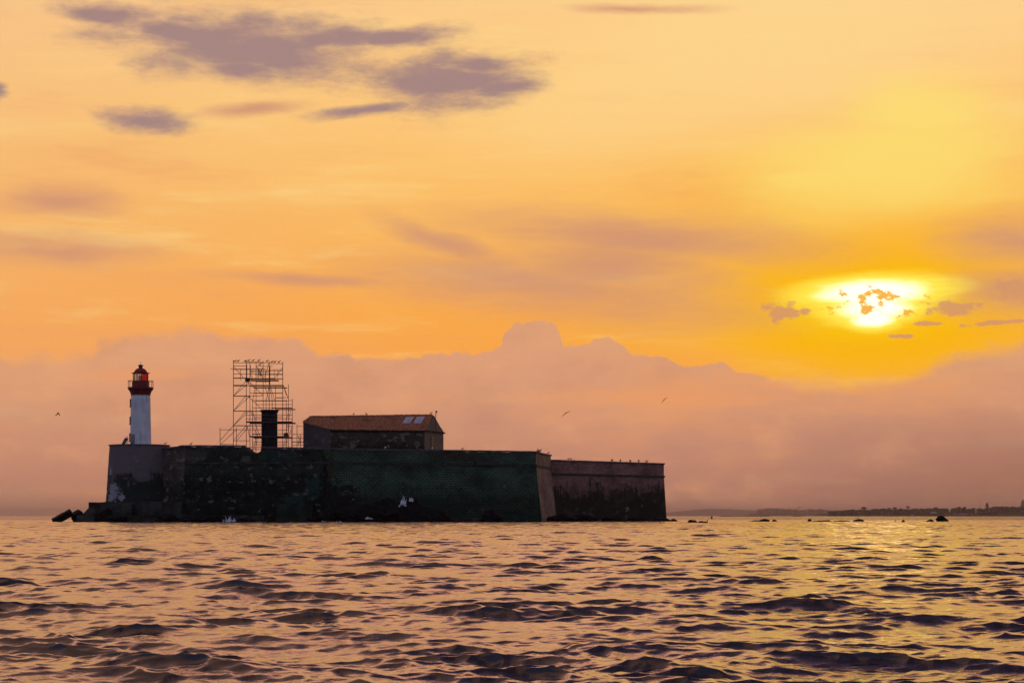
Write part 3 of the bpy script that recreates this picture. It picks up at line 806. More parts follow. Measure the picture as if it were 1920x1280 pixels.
splash(P(622, 979, 386), 4.4, 0.6, 0.8, 34, 'low foam line under the ragged seam of the long wall', 3)
splash(P(692, 971, 387.5), 1.4, 0.5, 0.6, 8, 'little foam patch on the broad rock beside the mound', 4)
splash(P(998, 980, 403), 4.4, 0.45, 1.0, 30, 'low pale breaker before the corner of the tall wall', 5)
splash(P(235, 979, 391), 3.2, 0.25, 0.8, 10, 'thin foam lapping the plinth under the round bastion', 6)
splash(P(725, 981, 385), 1.2, 0.25, 0.6, 6, 'tiny foam patch at the waterline below the tall spray', 7)

for k, (px, Y, w_, lab) in enumerate([(392, 387, 2.2, 'low wash against the wall just left of the white splash triangle'), (552, 388, 2.6, 'low wash in front of the green slab footing'),
                                      (880, 399, 3.0, 'low wash before the ledge under the gun port'), (955, 401, 2.4, 'low wash right of the lone dark rock'),
                                      (1112, 430, 3.0, 'low wash at the foot of the reddish flank wall')]):
    splash(P(px, 979.5 if Y < 420 else 977, Y), w_, 0.32, 0.8, 12, lab, 40 + k)
# ------------------------------------------------------------------ lighthouse
LY = 407.0; LX = X(263.7, LY)
LH = thing('lighthouse', (LX, LY, BTOP), 'white round lighthouse with a red lantern and gallery', 'lighthouse')
ps = LY / F
def zz(py): return Z(py, LY)
b = MB()
prof = [(19.9 * ps, BTOP - 0.03)] + [((19.7 - 1.7 * k / 10) * ps, BTOP + (zz(741) - BTOP) * k / 10) for k in range(11)]
b.lathe(prof, (LX, LY, 0), 48); b.build('tower', M['white'], LH, True)
b = MB(); b.lathe([(18.4 * ps, zz(741.0)), (18.5 * ps, zz(738)), (19.6 * ps, zz(736)), (20.2 * ps, zz(733.5)), (22.6 * ps, zz(731)), (23.9 * ps, zz(728.5)), (23.9 * ps, zz(726)), (14 * ps, zz(725.8))], (LX, LY, 0), 48)
b.build('gallery', M['red_dark'], LH)
b = MB(); b.lathe([(15.6 * ps, zz(726)), (15.6 * ps, zz(714.8)), (15.0 * ps, zz(714.3)), (2 * ps, zz(714.2))], (LX, LY, 0), 40); b.build('lantern_base', M['red_dark'], LH)
rail = MB()
for zr in (zz(714.2),):
    for k in range(32):
        a, a2 = 2 * math.pi * k / 32, 2 * math.pi * (k + 1) / 32; R_ = 23.3 * ps
        rail.tube((LX + R_ * math.cos(a), LY + R_ * math.sin(a), zr), (LX + R_ * math.cos(a2), LY + R_ * math.sin(a2), zr), 0.035 if zr < zz(715) else 0.05, n=5)
rail_o = rail.build('railing', M['red_dark'], LH)
for k in range(18):
    a = 2 * math.pi * (k + 0.15) / 18; R_ = 23.3 * ps
    q = MB(); q.tube((LX + R_ * math.cos(a), LY + R_ * math.sin(a), zz(726.2)), (LX + R_ * math.cos(a), LY + R_ * math.sin(a), zz(714.2)), 0.032, n=5)
    q.build('baluster', M['red_dark'], rail_o)
NP = 12; RG = 13.9 * ps
for k in range(NP):
    a, a2 = 2 * math.pi * (k + 0.5) / NP, 2 * math.pi * (k + 1.5) / NP
    p0 = (LX + RG * math.cos(a), LY + RG * math.sin(a)); p1 = (LX + RG * math.cos(a2), LY + RG * math.sin(a2))
    q = MB(); q.tube((p0[0], p0[1], zz(714.3)), (p0[0], p0[1], zz(699.5)), 0.055, n=6); q.build('mullion', M['red_dark'], LH)
    mid = (p0[0] + p1[0]) / 2 - LX
    g = MB(); i0 = 0.985
    g.hexa([(p0[0], p0[1], zz(714.3)), (p1[0], p1[1], zz(714.3)), (LX + (p1[0]-LX)*i0, LY + (p1[1]-LY)*i0, zz(714.3)), (LX + (p0[0]-LX)*i0, LY + (p0[1]-LY)*i0, zz(714.3)),
            (p0[0], p0[1], zz(699.8)), (p1[0], p1[1], zz(699.8)), (LX + (p1[0]-LX)*i0, LY + (p1[1]-LY)*i0, zz(699.8)), (LX + (p0[0]-LX)*i0, LY + (p0[1]-LY)*i0, zz(699.8))])
    o = g.build('lantern_pane', M['redglass'] if mid > 0.15 else M['clear'], LH)
    o['label'] = 'red glass lantern pane' if mid > 0.15 else 'clear glass lantern pane'
b = MB(); b.lathe([(0.12, zz(714.2)), (0.15, zz(712.8)), (0.34, zz(711.5)), (0.42, zz(708.5)), (0.40, zz(706)), (0.28, zz(704)), (0.05, zz(703.5))], (LX - 0.05, LY, 0), 20)
b.build('lens', mat('lens_glass', (0.12, 0.11, 0.10), 0.2), LH, True)
b = MB(); b.lathe([(14.2 * ps, zz(700.3)), (17.2 * ps, zz(699.6)), (17.2 * ps, zz(698.9)), (12.4 * ps, zz(698.2))], (LX, LY, 0), 40); b.build('lantern_eave', M['black'], LH)
b = MB()
b.lathe([(12.4 * ps, zz(698.3)), (12.2 * ps, zz(697)), (11.0 * ps, zz(694.6)), (9.0 * ps, zz(692.4)), (6.5 * ps, zz(690.8)), (4.2 * ps, zz(690.2))], (LX, LY, 0), 40)
b.build('dome', M['red'], LH, True)
b = MB(); b.lathe([(4.2 * ps, zz(690.4)), (3.6 * ps, zz(688.4)), (3.6 * ps, zz(687)), (4.8 * ps, zz(685.6)), (4.8 * ps, zz(684.2)), (2.5 * ps, zz(683.6)), (0.4 * ps, zz(683.4))], (LX, LY, 0), 24); b.build('vent_cap', M['red_dark'], LH)
b = MB(); b.tube((LX, LY, zz(683.6)), (LX, LY, zz(677)), 0.05, 0.02); b.build('lightning_rod', M['black'], LH)
for (p0, p1) in ((748, 762), (781, 795), (812, 827)):
    rr_ = (19.7 - 1.7 * (BTOP - zz((p0 + p1) / 2)) / (BTOP - zz(741))) * ps
    a = math.radians(186); cx, cy = LX + (rr_ + 0.02) * math.cos(a), LY + (rr_ + 0.02) * math.sin(a)
    wdw = MB(); wdw.box((cx, cy, (zz(p0) + zz(p1)) / 2), (0.26, 0.95, zz(p0) - zz(p1)), a - math.pi)
    wo = wdw.build('window', M['black'], LH)
    s = MB(); s.box((cx, cy, zz(p1) - 0.06), (0.42, 1.15, 0.12), a - math.pi); s.build('sill', M['coping'], wo)
a = math.radians(232); rr_ = 19.6 * ps
d = MB(); d.box((LX + rr_ * math.cos(a) * 0.985, LY + rr_ * math.sin(a) * 0.985, BTOP + 1.0), (0.95, 0.22, 2.0), a + math.pi / 2)
do = d.build('door', mat('door_paint', (0.28, 0.27, 0.29), 0.6), LH)
# solar panel on the bastion
sp_o = thing('solar_panel', (X(236, 404), 404, BTOP), 'tilted blue solar panel on the bastion left of the lighthouse', 'solar panel')
b = MB()
x0, x1 = X(229.5, 404), X(239.5, 404)
b.hexa([(x0, 403, BTOP + .02), (x0, 405, BTOP + .02), (x0 + .25, 405, BTOP), (x0 + .25, 403, BTOP),
        (x1 - .35, 403, Z(820.5, 404)), (x1 - .35, 405, Z(820.5, 404)), (x1, 405, Z(821.2, 404)), (x1, 403, Z(821.2, 404))])
b.build('panel', M['sol_blue'], sp_o)
for yy in (403.3, 404.7):
    b = MB(); b.tube((x1 - .1, yy, BTOP), (x1 - .12, yy, Z(817.5, 404)), 0.05); b.build('strut', M['black'], sp_o)

# ------------------------------------------------------------------ old tower inside the scaffold
TY = 428.0; TX = X(505.2, TY); tp = TY / F
t_o = thing('stone_tower', (TX, TY, DECK), 'dark stone tower stump with a flared cap inside the scaffold', 'tower')
b = MB(); prof = [(15.2 * tp, DECK - 0.05), (15.0 * tp, Z(815, TY)), (14.9 * tp, Z(776, TY))]
for (r_, z) in [(15.3 * tp, DECK - .05), (15.2 * tp, DECK + 2), (15.1 * tp, Z(815, TY)), (15.0 * tp, Z(774, TY))]:
    for k in range(33):
        a = 2 * math.pi * k / 32; b.uv[len(b.v)] = (a * r_, z); b.v.append((TX + r_ * math.cos(a), TY + r_ * math.sin(a), z))
for i in range(3):
    for k in range(32): b.f.append((i*33+k, i*33+k+1, (i+1)*33+k+1, (i+1)*33+k))
b.build('shaft', M['tower'], t_o)
b = MB(); b.lathe([(14.9 * tp, Z(774.2, TY)), (15.6 * tp, Z(773, TY)), (17.2 * tp, Z(770.5, TY)), (17.8 * tp, Z(768.8, TY)), (16.4 * tp, Z(768.2, TY)), (1 * tp, Z(768, TY))], (TX, TY, 0), 32)
b.build('cornice', M['black'], t_o)

# ------------------------------------------------------------------ scaffold
SC = thing('scaffold', (X(485, 428), 428, DECK), 'tall rusty tube scaffold with decks around the dark stone tower', 'scaffold')
def sx(x): return 390 + x / 6.4
def sy(y): return 660 + y / 6.4
FRY, BKY = 424.4, 431.6
def tube_part(x0, y0, x1, y1, Y, r, name, Y1=None):
    q = MB(); Y1 = Y if Y1 is None else Y1
    p0 = list(P(sx(x0), sy(y0), Y)); p1 = list(P(sx(x1), sy(y1), Y1))
    if name == 'standard' and y1 >= 1100: p1[0] = p0[0]; p1[2] = DECK
    q.tube(p0, p1, r, n=5); return q.build(name, M['steel'], SC)
R0 = 0.058
for (x, y0, y1, back, k) in [(305, 95, 1110, 0, 1.2), (460, 95, 1150, 0, 1.2), (503, 118, 1190, 1, 1), (577, 118, 1190, 0, 1), (662, 105, 690, 1, 1), (735, 108, 690, 0, 1.1),
                          (897, 115, 1135, 0, 1.2), (810, 400, 690, 1, 1), (940, 575, 1135, 1, 1), (965, 385, 1135, 0, 1), (1012, 560, 1135, 0, 1), (535, 575, 1190, 1, 1),
                          (770, 560, 690, 1, 1), (697, 560, 690, 1, 1), (145, 905, 1115, 0, 1.1), (342, 905, 1115, 1, 1), (1003, 930, 1135, 1, .9),
                          (1068, 865, 1130, 0, 1), (1112, 985, 1130, 1, .8), (390, 200, 340, 1, .8), (795, 205, 310, 1, .8), (838, 205, 330, 1, .8), (603, 190, 320, 0, 1),
                          (465, 150, 320, 1, 1.5), (508, 155, 300, 0, 1.3), (742, 170, 395, 1, 1.7), (527, 215, 345, 0, .9), (690, 230, 375, 1, .9)]:
    tube_part(x, y0, x, y1, BKY if back else FRY, R0 * k, 'standard')
for (y, x0, x1, back) in [(128, 305, 735, 0), (138, 735, 897, 0), (120, 460, 660, 1), (165, 305, 460, 0), (170, 577, 775, 0), (200, 268, 690, 0), (210, 305, 900, 1), (226, 500, 900, 0),
                       (262, 305, 900, 0), (270, 560, 900, 1), (240, 505, 745, 1), (393, 305, 905, 0), (408, 440, 905, 1), (490, 503, 900, 0), (494, 560, 897, 1), (525, 305, 655, 0),
                       (545, 810, 960, 0), (580, 535, 1012, 0), (628, 577, 1012, 0), (668, 535, 1012, 0), (705, 305, 640, 0), (755, 460, 1012, 0), (780, 577, 900, 1), (800, 460, 1012, 0),
                       (880, 305, 640, 0), (888, 940, 1008, 0), (930, 145, 640, 0), (935, 840, 965, 1), (980, 840, 965, 0), (980, 530, 640, 1), (1062, 305, 500, 0), (1080, 530, 965, 1), (1106, 145, 305, 0),
                       (1110, 530, 965, 1), (1140, 503, 640, 0), (1165, 503, 640, 1), (890, 1068, 1140, 0), (985, 1003, 1140, 0), (1030, 1003, 1140, 0), (1075, 1003, 1140, 0), (1115, 1003, 1140, 0), (355, 577, 740, 1)]:
    tube_part(x0, y, x1, y, BKY if back else FRY, R0 * 0.92, 'ledger')
for (x0, y0, x1, y1, back) in [(305, 170, 420, 300, 0), (900, 180, 805, 305, 0), (305, 525, 455, 345, 0), (305, 525, 455, 400, 1), (305, 705, 460, 515, 0), (305, 705, 500, 530, 1),
                            (300, 885, 460, 700, 0), (300, 885, 490, 710, 1), (145, 1060, 300, 885, 0), (145, 1110, 340, 930, 1), (305, 1060, 460, 880, 0), (345, 1060, 480, 900, 1),
                            (500, 360, 660, 520, 0), (495, 540, 640, 680, 0), (500, 705, 580, 800, 0), (905, 400, 965, 560, 0), (905, 400, 940, 520, 1), (735, 400, 700, 570, 0),
                            (735, 400, 770, 570, 0), (680, 400, 735, 580, 1), (745, 400, 800, 580, 1), (565, 440, 535, 580, 0), (660, 180, 620, 250, 0), (735, 120, 680, 300, 0),
                            (580, 170, 660, 310, 1), (1012, 880, 970, 1020, 0), (470, 880, 500, 1020, 0), (605, 200, 640, 300, 0), (535, 690, 580, 900, 1), (455, 515, 500, 545, 0), (540, 900, 600, 1010, 1), (575, 880, 620, 1000, 0),
                            (1075, 1000, 1110, 1060, 0), (1080, 1110, 1110, 1050, 1)]:
    tube_part(x0, y0, x1, y1, BKY if back else FRY, R0 * 0.9, 'brace')
def deck_part(x0, x1, y, h, depth=1.3, both=True):
    q = MB(); hz = h / 6.4 * FRY / F
    for Yc in ((FRY + depth / 2 + 0.07, BKY - depth / 2 - 0.07) if both else (FRY + depth / 2 + 0.07,)):
        xa, xb = X(sx(x0), FRY), X(sx(x1), FRY)
        q.box(((xa + xb) / 2, Yc, Z(sy(y), FRY)), (xb - xa, depth, hz))
    q.build('deck', M['plank'], SC)
deck_part(465, 805, 317, 13); deck_part(305, 470, 309, 7, both=False); deck_part(800, 895, 317, 5, both=False)
deck_part(305, 460, 402, 6, both=False); deck_part(500, 905, 405, 9); deck_part(770, 1008, 668, 9); deck_part(560, 940, 581, 6, both=False)
deck_part(460, 1008, 836, 15); deck_part(503, 965, 1012, 15); deck_part(530, 620, 981, 9, both=False); deck_part(1003, 1140, 1076, 5, both=False)
deck_part(810, 900, 545, 4, both=False); deck_part(305, 640, 706, 4, both=False); deck_part(305, 640, 881, 4, both=False)
deck_part(305, 500, 526, 4, both=False)
q = MB(); c0 = P(sx(475), sy(332), FRY + 0.8); q.box(c0, (0.9, 0.9, 0.75)); q.tube((c0[0], c0[1], c0[2] - .3), (c0[0] + .2, c0[1], c0[2] - 0.8), .12); q.build('hoist_box', M['black'], SC)
q = MB(); c0 = P(sx(935), sy(988), FRY + 0.8); q.box(c0, (0.8, 0.8, 0.5)); q.box((c0[0] + 0.05, c0[1], c0[2] + 0.3), (0.5, 0.6, 0.12)); q.build('tool_box', M['black'], SC)
def ladder(x0, y0, x1, y1, Y):
    q = MB(); a = np.array(P(sx(x0), sy(y0), Y)); b_ = np.array(P(sx(x1), sy(y1), Y)); w_ = np.array((0.42, 0, 0))
    q.tube(a, b_, .035, n=4); q.tube(a + w_, b_ + w_, .035, n=4)
    nn = max(3, int(np.linalg.norm(b_ - a) / 0.45))
    for k in range(1, nn): q.tube(a + (b_ - a) * k / nn, a + w_ + (b_ - a) * k / nn, .025, n=4)
    q.build('ladder', M['steel'], SC)
ladder(945, 800, 975, 680, FRY + 1); ladder(905, 1130, 935, 1020, FRY + 1); ladder(540, 1180, 575, 1020, BKY - 1); ladder(940, 1000, 950, 840, BKY - 1)
ladder(590, 300, 625, 200, FRY + 1); ladder(640, 300, 605, 240, BKY - 1); ladder(1078, 1120, 1095, 1000, FRY + 1)

# ------------------------------------------------------------------ barracks with tiled roof
BK = thing('barrack_building', (X(700, 432), 432, DECK), 'long stone barrack with rusty tiled roof and chamfered left corner', 'building')
Ye, Yr, Yb = 428.0, 434.0, 440.0
fe = [P(620, 804.5, Ye), P(796, 806.5, Ye)]
rg = [P(580, 781, Yr), P(810.5, 777.8, Yr)]
cl = P(568.5, 791, 431.3)
br_ = P(831.5, 811, Yb); bl = P(575, 811, Yb)
# tiled slopes as real corrugations: rows of barrel tiles running from ridge to eave
def slope(lo, hi, name, mat_, rolls, thick=0.16, parent=None):
    """lo/hi: functions of s in [0,1] along the building giving eave point and ridge point"""
    q = MB(); NU = rolls * 6; NVv = 14
    for i in range(NU + 1):
        s = i / NU; a = np.array(lo(s)); b_ = np.array(hi(s))
        nrm = np.array((0, -(b_[2] - a[2]), abs(b_[1] - a[1]))); nrm /= np.linalg.norm(nrm)
        for j in range(NVv + 1):
            v_ = j / NVv; p = a + (b_ - a) * v_
            h = 0.09 * math.sin(2 * math.pi * s * rolls) + 0.05 * ((v_ * 14 * 0.999) % 1.0 < 0.5) + 0.06 * fnoise(s * 40, v_ * 5, 1)
            p = p + nrm * h
            q.uv[len(q.v)] = (p[0], v_ * 6.6); q.v.append(tuple(p))
    for i in range(NU):
        for j in range(NVv):
            k = i * (NVv + 1) + j
            q.f.append((k, k + NVv + 1, k + NVv + 2, k + 1))
    return q.build(name, mat_, parent)
def lerp(a, b_, s): return tuple(a[i] + (b_[i] - a[i]) * s for i in range(3))
eb = (X(796, Ye) - X(568.5, 431.3))
def flo(s):     # eave follows the chamfer, then the front
    if s < 0.20: return lerp((cl[0] - .1, cl[1] - .3, cl[2] - .12), (fe[0][0], fe[0][1] - .35, fe[0][2] - .1), s / 0.20)
    return lerp((fe[0][0], fe[0][1] - .35, fe[0][2] - .1), (fe[1][0] + .25, fe[1][1] - .35, fe[1][2] - .1), (s - 0.20) / 0.80)
def fhi(s):
    if s < 0.05: return lerp((cl[0] - .1, cl[1], cl[2] + .1), rg[0], (s / 0.05) ** 0.6)
    return lerp(rg[0], (rg[1][0] + .2, rg[1][1], rg[1][2]), (s - 0.05) / 0.95)
roof = slope(flo, fhi, 'roof', M['tile'], 62, parent=BK)
slope(lambda s: lerp((bl[0], Yb + .3, bl[2] - .1), (br_[0] + .2, Yb + .3, br_[2] - .1), s), fhi, 'roof', M['tile'], 62, parent=BK)
rt = MB()
for k in range(46):
    a, b_ = lerp(rg[0], rg[1], k / 46), lerp(rg[0], rg[1], (k + 1.1) / 46)
    j = 0.05 * fnoise(k * 1.7, 0, 4)
    rt.tube((a[0], a[1], a[2] + .02 + j), (b_[0], b_[1], b_[2] + .05 + j), .17, .14, n=8)
rt.build('ridge_tile', M['tile'], roof)
for (pa, pb) in (((762, 781.3), (754, 792.8)), ((782.5, 780.8), (775, 792.6))):
    w_ = 14.5
    q = MB(); pts = []
    for (px, py) in ((pb[0], pb[1]), (pb[0] + w_, pb[1]), (pa[0] + w_, pa[1] - .2), (pa[0], pa[1])):
        fct = (806 - py) / 28.0; pts.append(P(px, py, Ye + 6 * fct - 0.25))
    lo8 = [(p[0], p[1] + .05, p[2] - .12) for p in pts]
    q.hexa(lo8 + pts); q.build('skylight', M['skylight'], roof)
# walls
def wall_quad(a, b_, ztops, mat_, name, z0=DECK, sub=1, parent=BK):
    q = MB(); L = math.hypot(b_[0] - a[0], b_[1] - a[1]); N = max(2, int(L / 1.0))
    for i in range(N + 1):
        s = i / N; x_, y_ = a[0] + (b_[0] - a[0]) * s, a[1] + (b_[1] - a[1]) * s
        for z in (z0, interp(ztops, s)):
            q.uv[len(q.v)] = (s * L, z); q.v.append((x_, y_, z))
    for i in range(N): q.f.append((2*i, 2*i+2, 2*i+3, 2*i+1))
    return q.build(name, mat_, parent)
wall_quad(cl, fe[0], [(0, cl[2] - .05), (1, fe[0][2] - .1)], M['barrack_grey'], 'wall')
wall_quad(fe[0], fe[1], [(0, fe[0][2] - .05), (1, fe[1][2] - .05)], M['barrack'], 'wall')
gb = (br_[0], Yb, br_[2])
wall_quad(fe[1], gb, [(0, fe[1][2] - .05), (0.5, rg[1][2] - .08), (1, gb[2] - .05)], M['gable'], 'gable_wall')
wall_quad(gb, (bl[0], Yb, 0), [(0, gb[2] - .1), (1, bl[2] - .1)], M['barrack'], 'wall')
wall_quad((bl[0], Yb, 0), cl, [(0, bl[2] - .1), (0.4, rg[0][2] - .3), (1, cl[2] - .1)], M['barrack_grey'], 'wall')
q = MB(); q.box(((fe[0][0] + fe[1][0]) / 2, Ye - .12, fe[0][2] - .42), (fe[1][0] - fe[0][0], 0.25, .3)); q.build('eave_cornice', M['barrack'], BK)
q = MB(); d_ = np.array((gb[0] - fe[1][0], gb[1] - fe[1][1])); L = np.linalg.norm(d_); a_ = math.atan2(d_[1], d_[0])
q.box(((gb[0] + fe[1][0]) / 2 + .1, (gb[1] + fe[1][1]) / 2, gb[2] - .05), (L + .5, 0.4, .3), a_); q.build('eave_cornice', M['gable'], BK)
for k, (px, w_, py0, py1) in enumerate([(650, 1.0, 822, 836), (700, 1.1, 820, 834), (748, 1.0, 822, 836)]):
    wq = MB(); wq.box((X(px, Ye - .02), Ye - .02, (Z(py0, Ye) + Z(py1, Ye)) / 2), (w_, .16, Z(py0, Ye) - Z(py1, Ye)))
    wq.build('window', M['black'], BK)
wq = MB(); mx_ = (fe[1][0] * .62 + gb[0] * .38, fe[1][1] * .62 + gb[1] * .38)
wq.box((mx_[0] + .02, mx_[1], Z(829, 432)), (1.3, .2, 2.6), a_); wq.build('window', M['black'], BK)
an = thing('antenna_mast', (X(817.5, 434), 434, Z(812, 434)), 'thin antenna mast on the right gable of the barrack', 'antenna')
q = MB(); q.tube(P(817, 812, 433.2), P(817, 770.5, 433.2), .06, .05); q.build('mast', M['black'], an)
q = MB(); p_ = P(817, 772, 433.2)
for dz_, l_ in ((0, .9), (-.45, .6), (-.9, .4)): q.tube((p_[0] - .1, p_[1], p_[2] + dz_), (p_[0] + l_ * .45, p_[1], p_[2] + dz_), .05, n=5)
q.box((p_[0] + .14, p_[1], p_[2] + .05), (.24, .24, .4)); q.build('aerial', M['black'], an)
# low guard rail on the wall top beside the barrack
gr = thing('guard_rail', (X(600, 398), 398.3, zc(842, 395)), 'small steel hand rail on the wall top before the barrack', 'rail')
for px in (594, 604):
    q = MB(); q.tube((X(px, 398), 398, zc(842, 396)), P(px, 835, 398), .05); q.build('post', M['coping'], gr)
q = MB(); q.tube(P(594, 835, 398), P(604, 835, 398), .05); q.build('top_rail', M['coping'], gr)

# ------------------------------------------------------------------ gulls
def loft(rings, n=10):
    q = MB(); 
    for (x_, z_, ry, rz_) in rings:
        for k in range(n):
            t_ = 2 * math.pi * k / n
            q.v.append((x_, ry * math.cos(t_), z_ + rz_ * math.sin(t_)))
    for i in range(len(rings) - 1):
        for k in range(n): q.f.append((i*n+k, i*n+(k+1) % n, (i+1)*n+(k+1) % n, (i+1)*n+k))
    q.f.append(tuple(range(n - 1, -1, -1))); q.f.append(tuple(range((len(rings) - 1) * n, len(rings) * n)))
    return q
def perched_mesh():
    q = loft([(-.34, .14, .02, .012), (-.24, .16, .06, .03), (-.10, .21, .11, .09), (.05, .26, .12, .115), (.16, .31, .10, .10), (.22, .38, .06, .065), (.25, .43, .055, .055),
              (.29, .45, .055, .055), (.335, .445, .035, .035), (.36, .435, .015, .02), (.43, .425, .006, .01)])
    q.add([(-.30, s * .02, .16) for s in (1,)] , [])
    for s in (-1, 1):
        q.tube((.03, s * .04, .17), (.05, s * .045, 0.0), .014, n=5); q.tube((.03, s * .045, .008), (.11, s * .05, .008), .016, n=5)
        o = len(q.v)
        for (x_, y_, z_) in [(.16, .105, .33), (.0, .14, .29), (-.2, .10, .21), (-.42, .03, .14), (-.2, .09, .16), (.0, .125, .2), (.14, .10, .25)]:
            q.v.append((x_, s * y_, z_))
        q.f.append(tuple(range(o, o + 7)))
    return q
pg = perched_mesh()
me_p = bpy.data.meshes.new('gull'); me_p.from_pydata(pg.v, [], pg.f); me_p.update(); me_p.materials.append(M['gull'])
me_w = me_p.copy(); me_w.materials.clear(); me_w.materials.append(M['gull_white'])
def gull(pos, rz, label, group, white=False, k=1.0):
    o = bpy.data.objects.new('gull', me_w if white else me_p); COL.objects.link(o)
    o.location = pos; o.rotation_euler = (0, 0, rz); o.scale = (k, k, k)
    tag(o, label, 'bird', group)
G = 'gulls perched on the scaffold'
ORD = ['leftmost', 'second', 'third', 'fourth', 'fifth', 'sixth', 'seventh', 'eighth', 'ninth', 'rightmost']
for i, (x, ybase) in enumerate([(322, 126), (360, 126), (445, 126), (487, 118), (540, 118), (607, 119), (707, 126), (765, 136), (800, 136), (850, 136)]):
    Yg = BKY if ybase in (118, 119) else FRY
    p_ = P(sx(x), sy(ybase), Yg)
    lab = ORD[i] + ' gull from the left on the top rail of the scaffold' if 0 < i < 9 else ORD[i] + ' of the ten gulls along the top rail of the scaffold'
    gull((p_[0], p_[1], p_[2] + .05), [0.3, 0.1, -.2, .5, .2, .4, .3, 0, .6, .35][i], lab, G, k=1.12)
p_ = P(sx(622), sy(168), FRY); gull((p_[0], p_[1], p_[2] + .04), 0.0, 'gull perched on the lower rail beneath the scaffold top', G, k=1.12)
G = 'gulls perched on the walls and roof'
def ridge_z(px): s = (px - 580) / (810.5 - 580); p = lerp(rg[0], rg[1], s); return p
for (px, rz_, lab) in [(663, 1.2, 'left gull of the pair on the middle of the tiled ridge'), (687, 2.7, 'right gull of the pair on the middle of the tiled ridge'), (808, .3, 'gull on the ridge end beside the antenna mast')]:
    p_ = ridge_z(px); gull((X(px, Yr), Yr, p_[2] + .2), rz_, lab, G, k=1.0)
for (px, i, Yw, rz_, lab, wh) in [(357, 1, 397.5, .4, 'gull on the wall coping between the lighthouse and the scaffold', False), (309, None, 404.5, .2, 'small gull on the rim of the round bastion', False),
                              (867, 2, 408.0, .1, 'gull on the long wall coping right of the barrack', False), (722, 2, 400.8, 1.6, 'white gull on the long wall before the middle of the barrack', True),
                              (810, 2, 405.2, 1.5, 'white gull on the long wall before the right gable', True), (1066, 4, 443.6, .3, 'left gull on the lower flank wall coping', False), (1071, 4, 444.3, 2.8, 'right gull close beside another on the flank coping', False),
                              (1028, 3, 434.3, .2, 'gull on the sloping coping of the tall corner wall', False)]:
    if i is None: z_ = BTOP
    else:
        A, B = plan.p[i], plan.p[i + 1]; tops = {1: (zc(837, 398), zc(837.2, 397)), 2: (zc(842.3, 395), zc(848.2, 415)), 4: (zc(863.8, 439), zc(870.5, 470)), 3: (zc(848.2, 415), zc(855, 439))}[i]
        tt_ = (Yw - A[1]) / (B[1] - A[1]); z_ = tops[0] + (tops[1] - tops[0]) * min(1, max(0, tt_)) + .31
        if i == 1: z_ = tops[0] + .3
    gull((X(px, Yw), Yw + .5, z_), rz_, lab, G, wh)
def flying(px, py, Y, roll, span, lift, label, curve=1):
    q = loft([(-.36, 0, .07, .015), (-.22, 0, .06, .05), (0, 0, .11, .11), (.16, .01, .09, .09), (.27, .02, .065, .065), (.36, .015, .015, .015)], 8)
    for s in (-1, 1):
        prev = None
        for k in range(9):
            u = k / 8; y_ = s * (0.05 + u * span / 2)
            z_ = lift * (math.sin(u * math.pi * .62) if curve else u) + (-.10 * u * u)
            c_ = .30 * (1 - u) ** .6 + .05; sweep = -.22 * u * u + .05 * math.sin(u * 3)
            row = [(sweep + c_ * .5 + .04, y_, z_), (sweep - c_ * .6, y_, z_ - .01), (sweep - c_ * .5, y_, z_ - .09), (sweep + c_ * .5, y_, z_ - .09)]
            o = len(q.v); q.v += row
            if prev is not None:
                for m_ in range(4): q.f.append((prev + m_, prev + (m_ + 1) % 4, o + (m_ + 1) % 4, o + m_))
            prev = o
        q.f.append((prev, prev + 1, prev + 2, prev + 3))
    o = q.build('gull', M['gull']); o.location = P(px, py, Y)
    o.rotation_euler = (roll, 0, math.radians(90)) if False else (0, 0, 0)
    import mathutils
    o.rotation_euler = (mathutils.Matrix.Rotation(roll, 3, 'Y') @ mathutils.Matrix.Rotation(math.radians(75), 3, 'Z')).to_euler()
    tag(o, label, 'bird', 'gulls flying over the water')
flying(1061, 774, 380, math.radians(-33), 1.55, .02, 'banking gull in flight above the right flank, the lower of two')
flying(1245, 749, 420, math.radians(-44), 1.3, .02, 'small banking gull in flight higher and farther right')
flying(109, 774, 400, 0.05, 0.95, -.34, 'gull with drooped wings flying left of the lighthouse')

# ------------------------------------------------------------------ plants on the walls
def tuft(name, pos, w, h, n, seed, label):
    r = random.Random(seed); o = thing(name, pos, label, 'plant', 'plants rooted on the fort walls')
    st = MB(); lf = MB()
    for k in range(9):
        a = r.uniform(0, 6.28); e = (pos[0] + math.cos(a) * w * r.uniform(.3, .5), pos[1] + math.sin(a) * w * .4, pos[2] + h * r.uniform(.5, 1))
        st.tube(pos, e, .025, .01, n=4)
        for _ in range(n // 9):
            t_ = r.uniform(.35, 1.05); c_ = [pos[i] + (e[i] - pos[i]) * t_ + r.gauss(0, .07) for i in range(3)]
            s_ = r.uniform(.06, .13); d1 = np.array([r.gauss(0, 1) for _ in range(3)]); d1 /= np.linalg.norm(d1); d2 = np.cross(d1, [r.gauss(0, 1) for _ in range(3)]); d2 /= np.linalg.norm(d2)
            c_ = np.array(c_); lf.quad(c_ - d1 * s_, c_ + d2 * s_ * .5, c_ + d1 * s_, c_ - d2 * s_ * .5)
    st.build('stem', M['bark'], o); lf.build('foliage', M['leaf'], o)
def wtop(i, px, Yw, z): return (X(px, Yw), Yw, z)
tuft('shrub', (X(1011, 420.5), 420.8, zc(849.5, 420)), 1.0, 1.05, 150, 3, 'twiggy shrub sprouting on the corner of the tall wall')
